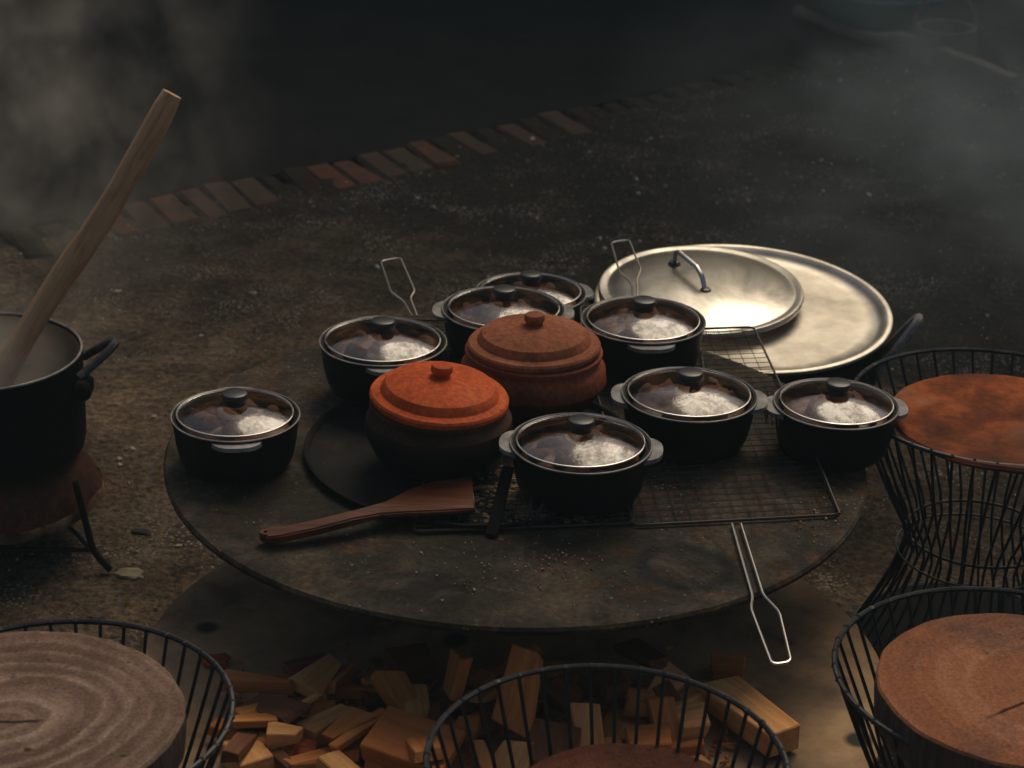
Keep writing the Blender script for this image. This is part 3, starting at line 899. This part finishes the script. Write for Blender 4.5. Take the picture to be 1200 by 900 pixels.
# ------------------------------------------------------------------ firewood under the griddle
FW = []
BPZ = .15      # the low plate stands on stones, well forward of the griddle
def fire(p1, p2, z1, z2, w_, h_, mat, label, roll=0.0, seed=None):
    """a split block: p1,p2 ends of its top face in the photograph, at heights z1,z2"""
    A = at(*p1, z1+BPZ); B = at(*p2, z2+BPZ)
    d = B-A
    seed = seed if seed is not None else int(p1[0]*3+p1[1])
    vv, ff = beam(d.length, w_, h_*.68, seed, .0016, min(.0045, w_*.10))
    rg = random.Random(seed+5); ta = rg.uniform(-.22, .22); sk = rg.uniform(-.25, .25); tz = rg.uniform(-.2, .2)
    vv = [Vector((q.x+sk*q.y, q.y*(1+ta*2*q.x/d.length), (q.z-h_*.34)*(1+tz*2*q.x/d.length)+h_*.34)) for q in vv]
    vv = [q-Vector((0, 0, h_*.68)) for q in vv]
    q = d.to_track_quat('X', 'Z')
    q = q @ Euler((roll, 0, 0)).to_quaternion()
    tag(place('firewood', mesh('firewood', vv, ff, M[mat], True, 25), None, (A+B)/2, q.to_euler()), label, 'firewood', 'firewood under the griddle')
f_, p_, d_ = 'fire_wood', 'pale_wood', 'dark_wood'
fire((276, 851), (299, 879), .075, .075, .046, .045, p_, 'pale square firewood block right beside the left log stool')
fire((284, 829), (335, 813), .075, .075, .040, .045, f_, 'orange firewood block lying behind the pale square block at left')
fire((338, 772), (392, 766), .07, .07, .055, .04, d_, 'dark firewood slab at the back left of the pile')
fire((357, 842), (408, 816), .07, .072, .026, .04, p_, 'narrow firewood block with pale top left of the long thin stick')
fire((390, 870), (452, 826), .075, .085, .016, .016, f_, 'long thin firewood stick slanting up to the right')
fire((462, 783), (484, 826), .105, .07, .040, .03, f_, 'wedge of firewood leaning behind the broad board')
fire((528, 766), (516, 815), .13, .07, .050, .022, f_, 'short upright firewood plank left of the tall leaning plank')
fire((440, 842), (530, 872), .092, .082, .085, .03, f_, 'broad flat firewood board left of the middle stool', .12)
fire((384, 876), (424, 908), .075, .07, .030, .03, p_, 'pale firewood block lying at the front left of the pile')
fire((446, 860), (436, 908), .082, .05, .030, .025, f_, 'firewood stick propped against the broad board')
fire((331, 832), (358, 842), .07, .068, .04, .04, d_, 'small dark firewood block between orange and pale-topped blocks')
fire((350, 822), (372, 810), .078, .078, .010, .010, p_, 'small pale splinter of wood behind the narrow block')
fire((366, 800), (384, 800), .07, .07, .026, .03, f_, 'small square firewood block at the back left')
fire((612, 762), (592, 856), .17, .075, .052, .022, f_, 'tall firewood plank leaning back under the griddle')
fire((606, 862), (590, 905), .08, .05, .045, .03, p_, 'firewood piece standing below the tall leaning plank')
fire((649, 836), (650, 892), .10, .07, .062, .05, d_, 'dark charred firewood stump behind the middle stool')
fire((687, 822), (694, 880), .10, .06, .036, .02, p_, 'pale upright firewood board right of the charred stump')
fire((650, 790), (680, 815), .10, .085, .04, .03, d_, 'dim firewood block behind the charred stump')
fire((556, 790), (572, 778), .085, .09, .024, .024, f_, 'tiny firewood chip beside the tall leaning plank')
fire((532, 836), (562, 838), .08, .08, .03, .03, f_, 'small orange firewood block left of the tall leaning plank')
fire((520, 886), (556, 868), .06, .06, .05, .03, d_, 'dark firewood slab low beside the broad board')
fire((560, 862), (575, 900), .07, .06, .018, .02, f_, 'thin firewood stick low behind the middle stool rim')
fire((842, 784), (922, 846), .085, .085, .058, .048, p_, 'long sawn beam pointing out to the right below the bright handle')
fire((836, 760), (872, 766), .07, .07, .03, .035, f_, 'rough firewood chunk behind the long sawn beam')
fire((735, 852), (788, 848), .085, .085, .055, .04, f_, 'orange firewood block right of the pale upright board')
fire((776, 812), (786, 866), .10, .06, .034, .022, f_, 'upright firewood board behind the middle stool on the right')
fire((796, 834), (830, 828), .08, .08, .05, .028, p_, 'grey topped firewood board next to the long beam')
fire((786, 862), (826, 856), .065, .065, .03, .025, f_, 'orange firewood stick lying below the grey topped board')
fire((796, 884), (824, 880), .05, .05, .03, .02, p_, 'pale firewood end low behind the middle stool seat')
fire((735, 806), (765, 812), .09, .09, .035, .03, f_, 'short firewood block at the back right of the pile')
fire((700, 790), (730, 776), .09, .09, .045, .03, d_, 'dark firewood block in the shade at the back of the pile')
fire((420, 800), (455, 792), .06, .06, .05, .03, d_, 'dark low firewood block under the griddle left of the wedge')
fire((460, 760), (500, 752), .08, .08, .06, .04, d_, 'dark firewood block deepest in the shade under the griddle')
fire((400, 852), (430, 858), .045, .045, .05, .02, d_, 'dark flat firewood piece below the long thin stick')
fire((712, 858), (726, 884), .07, .06, .035, .025, f_, 'firewood stub between pale upright board and orange block')
# small flat offcuts that fill the pile
MARKS = [('the pale square block', 288, 865), ('the orange board at left', 310, 821), ('the narrow pale-topped block', 382, 829), ('the long thin stick', 420, 848),
         ('the leaning wedge', 473, 805), ('the short upright plank', 522, 790), ('the broad flat board', 485, 857), ('the tall leaning plank', 602, 810), ('the charred stump', 650, 864),
         ('the long sawn beam', 882, 815), ('the grey topped board', 813, 831), ('the orange block', 762, 850), ('the pale front block', 404, 892), ('the pale upright board', 690, 851), ('the rough chunk', 854, 763)]
seen = set()
for i in range(44):
    px_ = rnd.uniform(270, 800); py_ = rnd.uniform(792, 902)
    q = at(px_, py_, .035+BPZ)
    if (q.xy-Vector((0, -.290))).length > .44: continue
    L_ = rnd.uniform(.04, .12); wd = rnd.uniform(.012, .045); th = rnd.uniform(.006, .018)
    mt_ = rnd.choice(('fire_wood', 'fire_wood', 'dark_wood', 'pale_wood'))
    mk = min(MARKS, key=lambda k: math.hypot(k[1]-px_, k[2]-py_))
    side = ('left of' if px_ < mk[1]-12 else 'right of' if px_ > mk[1]+12 else 'behind' if py_ < mk[2] else 'in front of')
    lab = '%s %s wood offcut %s %s' % ('short' if L_ < .075 else 'long', {'fire_wood': 'orange', 'dark_wood': 'dark', 'pale_wood': 'pale'}[mt_], side, mk[0])
    if lab in seen: continue
    seen.add(lab)
    vv, ff = beam(L_, wd, th, 300+i, .0012, .004)
    ta = rnd.uniform(-.35, .35)
    vv = [Vector((p.x+.3*p.y*ta, p.y*(1+ta*2*p.x/L_), p.z)) for p in vv]
    tag(place('wood_offcut', mesh('wood_offcut', vv, ff, M[mt_], True, 25), None,
              (q.x, q.y, BPZ+.032+rnd.uniform(.004, .04)), (rnd.uniform(-.35, .35), rnd.uniform(-.35, .35), rnd.random()*6.28)),
        lab, 'offcut', 'loose offcuts in the firewood pile')
# bark scraps
for (x, y, s, seed, lab) in ((345, 884, .026, 1, 'lump of orange red bark beside the pale square block'), (322, 866, .014, 2, 'small red bark scrap behind the pale square block'),
                             (416, 880, .013, 3, 'red bark scrap by the pale front block'), (470, 893, .020, 4, 'flat red bark scrap below the broad board'),
                             (248, 772, .015, 5, 'orange bark scrap at the left by the wire stool rim')):
    vv, ff = rock(seed, s, 2, .8)
    P = at(x, y, .035+BPZ)
    tag(place('bark_scrap', mesh('bark_scrap', [Vector((q.x*1.3, q.y, q.z*.55)) for q in vv], ff, M['bark'], True, 30), None, (P.x, P.y, BPZ+.03+s*.3 if (P.xy-Vector((0, -.290))).length < .49 else ground_z(P.x, P.y)+s*.3)), lab, 'bark', 'bark scraps by the wood pile')
sg = G()
for i in range(1100):
    q = at(rnd.uniform(262, 860), rnd.gauss(855, 36), .032+BPZ)
    if (q.xy-Vector((0, -.290))).length > .48: continue
    L_ = rnd.uniform(.004, .02)
    vv, ff = beam(L_, rnd.uniform(.0015, .004), .0015, i, .0002, .0004)
    rm = Euler((rnd.uniform(-.3, .3), rnd.uniform(-.3, .3), rnd.random()*6)).to_matrix()
    sg.add([rm @ p+Vector((q.x, q.y, .0305+BPZ+rnd.random()*.004)) for p in vv], ff)
tag(place('wood_chips', sg.mesh('wood_chips', M['fire_wood'], False)), 'reddish wood chips and shavings round the fire wood', kind='stuff')

# ------------------------------------------------------------------ wire stools and their seats
NW = 42
def stool(cx, cy, r, zr, label, rz=0.0, zw=.19, rw=.105):
    p = at(cx, cy, zr)
    o = empty('wire_stool', label, 'stool', (p.x, p.y, 0), (0, 0, rz), 'hourglass wire stools')
    def nodules(z, rr):                                       # the rim is a wire with weld beads
        gm_ = G(); gm_.add(*tube(ring_pts(rr, z, 80), .0034, 7, True))
        for i in range(NW):
            a = 2*PI*i/NW
            vv, ff = rock(i, .0047, 1, .2)
            gm_.add([q+Vector((rr*math.cos(a), rr*math.sin(a), z)) for q in vv], ff)
        return gm_
    place('rim', nodules(zr, r).mesh('stool_rim', M['wire']), o)
    place('waist_ring', mesh('stool_waist', *tube(ring_pts(rw+.004, zw, 48), .0022, 6, True), M['wire']), o)
    place('inner_ring', mesh('stool_inner', *tube(ring_pts(rw+.016, zw-.03, 48), .0017, 6, True), M['wire']), o)
    place('base_ring', mesh('stool_base', *tube(ring_pts(r*.82, .006, 72), .0045, 7, True), M['wire']), o)
    place('foot_plate', mesh('stool_foot', *lathe([(0, .002), (r*.80, .002), (r*.80, .007), (0, .012)], 56), M['soot']), o)  # flat dark disc inside the base ring
    tw = .13
    pts = []
    for i in range(13):
        t = i/12; z = .006+(zr-.006)*t
        if z < zw: k = (zw-z)/(zw-.006); rr = rw+(r*.82-rw)*k**1.5
        else: k = (z-zw)/(zr-zw); rr = rw+(r-rw)*k**.85
        a = tw*(t-1)
        pts.append(Vector((rr*math.cos(a), rr*math.sin(a), z)))
    wm = wire_mesh.get((r, zr)) or mesh('stool_wire', *tube(pts, .0023, 5), M['wire'])
    wire_mesh[(r, zr)] = wm
    for i in range(NW):
        place('wire', wm, o, (0, 0, 0), (0, 0, 2*PI*i/NW))
    return o
wire_mesh = {}
def log_seat(cx, cy, z, r, th, mat, label, name='log_seat', cat='log slice', rz=0, sq=1.0, wobble=.012, tilt=(0, 0)):
    p = at(cx, cy, z)
    def wob(a, rr, zz): return 1+wobble*math.sin(2*a+1)+wobble*.5*math.sin(3*a+2)+.004*math.sin(11*a)+.003*math.sin(23*a+1)
    o = empty(name, label, cat, (p.x, p.y, z-th), (*tilt, rz), 'round seats in the wire stools')
    prof = [(0, th), (r*.3, th), (r*.6, th), (r*.9, th), (r*.985, th-.001), (r, th-.004)]
    place('top', mesh('log_top', *lathe(prof, 96, wob), M[mat], True, 40), o)
    prof = [(r, th-.004), (r*1.006, th*.6), (r*.99, .004), (r*.96, 0), (0, 0)]
    place('bark', mesh('log_side', *lathe(prof, 96, wob), M['bark_edge'] if mat != 'rust' else M['rust'], True, 40), o)
    return o
stool(62, 834, .195, .405, 'wire stool at the bottom left holding the grey ringed log slice', .3)
log_seat(16, 836, .432, .178, .055, 'log_grey', 'grey brown log slice with wavy growth rings on the bottom left stool')
stool(1186, 792, .203, .405, 'wire stool at the bottom right holding the red brown log slice', .1)
log_seat(1202, 803, .428, .166, .055, 'log_red', 'red brown cracked log slice on the bottom right stool', rz=.2)
stool(711, 892, .1855, .45, 'empty-rimmed wire stool in front of the firewood at bottom middle', 0)
log_seat(738, 950, .372, .132, .05, 'log_dark', 'dark red wooden seat sunk inside the bottom middle stool')
stool(1166, 474, .209, .405, 'wire stool right of the griddle holding the rusty red seat', .2)
log_seat(1177, 490, .408, .167, .012, 'rust', 'rusty red round board lying in the stool right of the griddle', name='round_board', cat='board', wobble=.006)

# ------------------------------------------------------------------ big pot behind right with its lids
tc = at(870, 364, .30)
TX = R_(3.8)
bp_ = empty('big_cooking_pot', 'big soot black pot behind the griddle under the aluminium tray', 'pot', (tc.x, tc.y, 0))
place('body', mesh('big_pot_body', *lathe([(0, .02), (.12, .02), (.19, .06), (.235, .14), (.247, .22), (.25, .278), (.243, .281), (.24, .23), (.18, .07), (0, .03)], 72), M['soot']), bp_)
def loop_handle(ang, parent, r0, z, wide, out, rise, rad=.008, mat='worn_handle'):
    pts = []
    for i in range(15):
        t = -1+2*i/14
        e = (1-abs(t)**2.6)
        a = ang
        rad_v = Vector((math.cos(a), math.sin(a), 0)); tan_v = Vector((-math.sin(a), math.cos(a), 0))
        pts.append(rad_v*(r0+out*e)+tan_v*(wide*t*(1-.12*e))+Vector((0, 0, z+rise*e)))
    place('handle', mesh('loop_handle', *tube(pts, rad, 8), M[mat]), parent)
loop_handle(R_(-12), bp_, .245, .225, .045, .060, .095, .0085, 'edge')
loop_handle(R_(168), bp_, .245, .235, .065, .05, .06, .008)
ty = tag(place('aluminium_tray', mesh('aluminium_tray', *lathe([(0, 0), (.215, 0), (.236, .001), (.244, .006), (.250, .012), (.2575, .0135), (.2615, .0115), (.262, .007), (.259, .004), (.252, .0055), (.246, -.001), (.236, -.005), (0, -.004)], 112), M['alu'], True, 50), None,
               (tc.x, tc.y, .30), (TX, R_(.8), 0)), 'wide dull aluminium tray covering the big pot', 'tray')
lc = at(821, 346, .315)
ll = empty('loose_pan_cover', 'shallow domed aluminium lid with strap handle resting on the big tray', 'lid', (lc.x, lc.y, .318+ (lc.y-tc.y)*math.tan(TX)), (TX+R_(.5), R_(-.8), 0))
R = .180
prof = [(0, .026), (.04, .0255), (.09, .0225), (.13, .017), (.155, .0115), (.163, .008), (.168, .0075), (.174, .010), (.1795, .0095), (.1815, .005), (.180, -.001), (.176, -.003), (.166, .003), (.1, .014), (0, .02)]
place('dome', mesh('alu_lid_dome', *lathe(prof, 104), M['alu_lid'], True, 50), ll)
f1 = at(795, 315, .35)-Vector(ll.location); f2 = at(832, 345, .345)-Vector(ll.location)
hd = (f2-f1); hd.z = 0
inv = ll.rotation_euler.to_matrix().inverted()
mid = (f1+f2)/2; mid.z = .0
hl = Vector((-.5*hd.x, -.5*hd.y, .024)); hr = -hl; hr.z = .024
off = Vector((-.02, .012, 0))
pts = [off+hl, off+hl*.92+Vector((0, 0, .022)), off+hl*.72+Vector((0, 0, .030)), off+hr*.42+Vector((0, 0, .036)), off+hr*.72+Vector((0, 0, .022)), off+hr]
pts = [Vector((p.x, p.y, z)) for p, z in zip(pts, (.024, .050, .054, .054, .046, .022))]
hb = place('handle', mesh('alu_lid_handle', *tube(rounded(pts, .004, 3), .0044, 8), M['steel']), ll)
for q in (pts[0], pts[-1]):
    place('handle_foot', mesh('alu_lid_foot', *lathe([(0, -.004), (.011, -.004), (.0115, .001), (.008, .006), (0, .008)], 20), M['knob']), hb, q)

# ------------------------------------------------------------------ stock pot on its stove, left
pc = at(-25, 411, .34)
STZ = .168
sp_ = empty('stock_pot', 'tall black stock pot steaming at the left with a stick in it', 'pot', (pc.x, pc.y, STZ))
hh = .34-STZ
place('body', mesh('stock_body', *lathe([(0, 0), (.145, 0), (.158, .008), (.1615, .03), (.1625, hh-.008), (.1625, hh), (.1595, hh), (.1595, hh-.01), (.158, .03), (.15, .01), (0, .008)], 80), M['soot']), sp_)
place('lining', mesh('stock_lining', *lathe([(.1578, hh-.004), (.1570, .03), (.15, .013), (0, .011)], 72), M['pot_inside']), sp_)
place('rim', mesh('stock_rim', *tube(ring_pts(.161, hh, 96), .0022, 8, True), M['edge']), sp_)
loop_handle(R_(6), sp_, .160, hh-.030, .042, .055, .042, .0072, 'worn_handle')
place('lug', mesh('stock_lug', *beam(.03, .05, .03, 5, .006, .002), M['soot']), sp_, (.170, -.03, hh-.045))
tag(place('soup', mesh('soup', *lathe([(0, .04), (.156, .04), (.156, .035), (0, .035)], 48), M['soup']), None, (pc.x, pc.y, STZ+.045)), 'pale brown broth inside the steaming stock pot', 'soup')
# paddle stick
A = at(-30, 480, .27)
def at_y(px, py, Y):
    d = _fw + _R*((px-600)/FPX) + _U*((450-py)/FPX)
    return CAM + d*((Y-CAM.y)/d.y)
A = at_y(-12, 470, pc.y+.0); B = at_y(203, 110, pc.y+.10)
pad = empty('stirring_stick', 'long weathered wooden stirring stick leaning in the stock pot', 'stick', A)
dvec = B-A
pts = []; rs = []
for i in range(25):
    t = i/24
    pts.append(Vector((0, 0, dvec.length*t)) + Vector((.006*math.sin(t*5+.5)+.0015*math.sin(t*19), .004*math.sin(t*7), 0)))
    rs.append((.0205-.0012*t+.0009*math.sin(t*17)+.0012*max(0, math.sin(t*11+1))**8)*(1 if i < 24 else .86))
so_ = place('shaft', mesh('stick_shaft', *tube(pts, rs, 14), M['paddle'], True, 50), pad)
so_.rotation_euler = dvec.to_track_quat('Z', 'Y').to_euler()
# clay stove under it and the iron frame
bz = empty('clay_stove', 'burnt clay stove bowl with a chipped pale lower edge under the stock pot', 'stove', (pc.x+.005, pc.y, 0))
place('bowl', mesh('stove_bowl', *lathe([(0, .166), (.11, .166), (.136, .164), (.150, .150), (.166, .118), (.175, .098), (.176, .086), (.168, .078), (.12, .070), (0, .066)], 72, lambda a, r, z: 1+.01*math.sin(5*a)+.006*math.sin(11*a)), M['clay_stove'], True, 40), bz)
place('worn_edge', mesh('stove_edge', *lathe([(.1755, .100), (.1785, .094), (.1775, .082), (.168, .076), (.162, .077), (.170, .084), (.1755, .100)], 72, lambda a, r, z: 1+.010*math.sin(5*a)+.006*math.sin(11*a)+.008*math.sin(17*a+1)+.006*math.sin(31*a)), M['worn_clay'], True, 40), bz)
foot = at(125, 668, .004); fx = foot.x-pc.x; fy = foot.y-pc.y
stt = empty('iron_tripod', 'rusty iron frame with bent legs holding the clay stove', 'stand', (pc.x, pc.y, 0))
place('ring', mesh('tripod_ring', *tube(ring_pts(.150, .068, 72), .005, 7, True), M['soot']), stt)
a0 = math.atan2(fy, fx)
for k in range(3):
    a = a0+k*2*PI/3
    u = Vector((math.cos(a), math.sin(a), 0))
    rf_ = math.hypot(fx, fy)
    place('leg', mesh('tripod_leg', *tube(rounded([u*.176+Vector((0, 0, .150)), u*(.188)+Vector((0, 0, .10)), u*(rf_-.025)+Vector((0, 0, .03)), u*(rf_+.008)+Vector((0, 0, .006))], .02, 4), .0058, 8), M['soot']), stt)
    b = a0+(k+1)*2*PI/3
    u2 = Vector((math.cos(b), math.sin(b), 0))
    place('brace', mesh('tripod_brace', *tube([u*(rf_-.028)+Vector((0, 0, .034)), u2*(rf_-.028)+Vector((0, 0, .034))], .004, 6), M['soot']), stt)
# litter on the earth
def litter(name, x, y, s, mat, label, cat, sx=1.5, sz=.4, seed=3, rz=0):
    P = at(x, y, 0)
    vv, ff = rock(seed, s, 2, .9)
    tag(place(name, mesh(name, [Vector((q.x*sx, q.y, q.z*sz)) for q in vv], ff, M[mat], True, 35), None, (P.x, P.y, ground_z(P.x, P.y)+s*sz*.5), (0, 0, rz)), label, cat)
litter('dried_leaf', 150, 673, .014, 'leaf', 'curled dry leaf on the earth by the stove frame foot', 'leaf', 1.9, .35, 3, -.2)

litter('charcoal_lump', 165, 624, .008, 'charcoal', 'thin charcoal sliver on the earth between stove and griddle', 'charcoal', 2.2, .4, 6, -.5)
litter('charcoal_lump', 107, 727, .008, 'charcoal', 'small charcoal crumb above the bottom left log slice', 'charcoal', 1.3, .6, 7)
for i, (x, y, s) in enumerate(((140, 540, .004), (155, 528, .005), (141, 547, .0045), (180, 490, .005), (210, 640, .005), (296, 346, .006), (136, 342, .005), (236, 393, .004))):
    litter('white_pebble', x, y, s, 'crumb', ['small white pebble below two others left of the lone casserole', 'topmost white pebble of three left of the lone casserole', 'white pebble lowest of three left of the lone casserole',
           'white pebble above the lone casserole to its left', 'white pebble beside the griddle edge at front left', 'white pebble on the open earth above the lone casserole', 'white pebble beside the stirring stick',
           'white pebble on the earth right of the stock pot handle'][i], 'pebble', 1.2, .7, i)

# ------------------------------------------------------------------ blurred things at the back right
b1 = at(1040, -12, .12)
bas = empty('plastic_basin', 'teal plastic basin at the far top right', 'basin', (b1.x, b1.y+.12, -.02))
place('bowl', mesh('basin_bowl', *lathe([(0, 0), (.15, 0), (.21, .11), (.235, .115), (.235, .122), (.215, .122), (.16, .012), (0, .01)], 48), M['teal']), bas)
b2_ = at(1112, 36, .1)
bk = empty('straw_basket', 'pale straw basket in the smoke at the far top right', 'basket', (b2_.x, b2_.y+.05, -.03))
place('side', mesh('basket_side', *lathe([(0, 0), (.085, 0), (.098, .06), (.092, .13), (.082, .13), (.088, .06), (.075, .01), (0, .008)], 40, lambda a, r, z: 1+.012*math.sin(20*a)), M['straw']), bk)
place('hoop', mesh('basket_hoop', *tube([Vector((.094*math.cos(t), .02, .125+.11*math.sin(t))) for t in [PI*i/16 for i in range(17)]], .006, 7), M['straw']), bk)
q0 = at(935, 12, 0); q1 = at(1190, 112, 0)
bp0 = empty('bamboo_pole', 'long bamboo pole lying on the ground at the far right', 'pole', (q0.x, q0.y, 0))
dv = q1-q0
pts = [dv*(i/18)+Vector((0, 0, ground_z(*(q0+dv*(i/18)).xy)+.045)) for i in range(19)]
place('culm', mesh('pole_culm', *tube(pts, [.020+(.003 if i % 3 == 0 else 0) for i in range(19)], 9), M['bamboo']), bp0)

# ------------------------------------------------------------------ steam, smoke, haze
def cloud(name, label, c, rad, dens, colr, scale=2.2, seed=0, lo=.45, hi=.75):
    m = bpy.data.materials.new(name); m.use_nodes = True
    nt = m.node_tree; nt.nodes.clear()
    o_ = nt.nodes.new('ShaderNodeOutputMaterial'); pv2 = nt.nodes.new('ShaderNodeVolumePrincipled')
    pv2.inputs['Color'].default_value = (*colr, 1); pv2.inputs['Anisotropy'].default_value = .1
    tc_ = nt.nodes.new('ShaderNodeTexCoord')
    nz = nt.nodes.new('ShaderNodeTexNoise'); nz.inputs['Scale'].default_value = scale; nz.inputs['Detail'].default_value = 4; nz.inputs['Roughness'].default_value = .55; nz.inputs['Distortion'].default_value = .6
    mp = nt.nodes.new('ShaderNodeMapping'); mp.inputs['Location'].default_value = (seed*3.1, seed*1.7, seed)
    nt.links.new(tc_.outputs['Object'], mp.inputs[0]); nt.links.new(mp.outputs[0], nz.inputs['Vector'])
    r1 = nt.nodes.new('ShaderNodeMapRange'); r1.inputs['From Min'].default_value = lo; r1.inputs['From Max'].default_value = hi; r1.inputs['To Max'].default_value = dens
    nt.links.new(nz.outputs['Fac'], r1.inputs['Value'])
    ln = nt.nodes.new('ShaderNodeVectorMath'); ln.operation = 'LENGTH'; nt.links.new(tc_.outputs['Object'], ln.inputs[0])
    r2 = nt.nodes.new('ShaderNodeMapRange'); r2.inputs['From Min'].default_value = 1.0; r2.inputs['From Max'].default_value = .25
    nt.links.new(ln.outputs['Value'], r2.inputs['Value'])
    mu = nt.nodes.new('ShaderNodeMath'); mu.operation = 'MULTIPLY'
    nt.links.new(r1.outputs[0], mu.inputs[0]); nt.links.new(r2.outputs[0], mu.inputs[1])
    nt.links.new(mu.outputs[0], pv2.inputs['Density']); nt.links.new(pv2.outputs[0], o_.inputs['Volume'])
    bm = bmesh.new(); bmesh.ops.create_icosphere(bm, subdivisions=3, radius=1)
    me = bpy.data.meshes.new(name); bm.to_mesh(me); bm.free(); me.materials.append(m)
    ob = place(name, me, None, c, (0, 0, 0), rad)
    return tag(ob, label, kind='stuff')
cloud('steam', 'thin steam rising over the stock pot at the left', (pc.x-.14, pc.y+.48, .66), (.58, .42, .70), 3.4, (.88, .80, .68), 4.2, 1, .50, .68)
cloud('steam', 'pale steam filling the mouth of the stock pot', (pc.x, pc.y, .31), (.15, .15, .09), 16.0, (.90, .80, .66), 5, 4, .2, .7)
cloud('smoke', 'blue grey smoke drifting over the yard at the right', (1.12, 1.55, .45), (.98, .75, .66), 1.4, (.62, .74, .76), 2.6, 2, .46, .68)
hv, hf = beam(40, 40, 6.6, 0, .001, 0)
hz_m = bpy.data.materials.new('haze'); hz_m.use_nodes = True
nt = hz_m.node_tree; nt.nodes.clear()
o_ = nt.nodes.new('ShaderNodeOutputMaterial'); v_ = nt.nodes.new('ShaderNodeVolumePrincipled')
v_.inputs['Color'].default_value = (.66, .90, .92, 1); v_.inputs['Density'].default_value = .007
nt.links.new(v_.outputs[0], o_.inputs['Volume'])
HAZE = True
if HAZE:
    tag(place('haze', mesh('haze', hv, hf, hz_m, False), None, (0, 0, 2.3)), 'thin wood smoke hanging over the yard', kind='stuff')
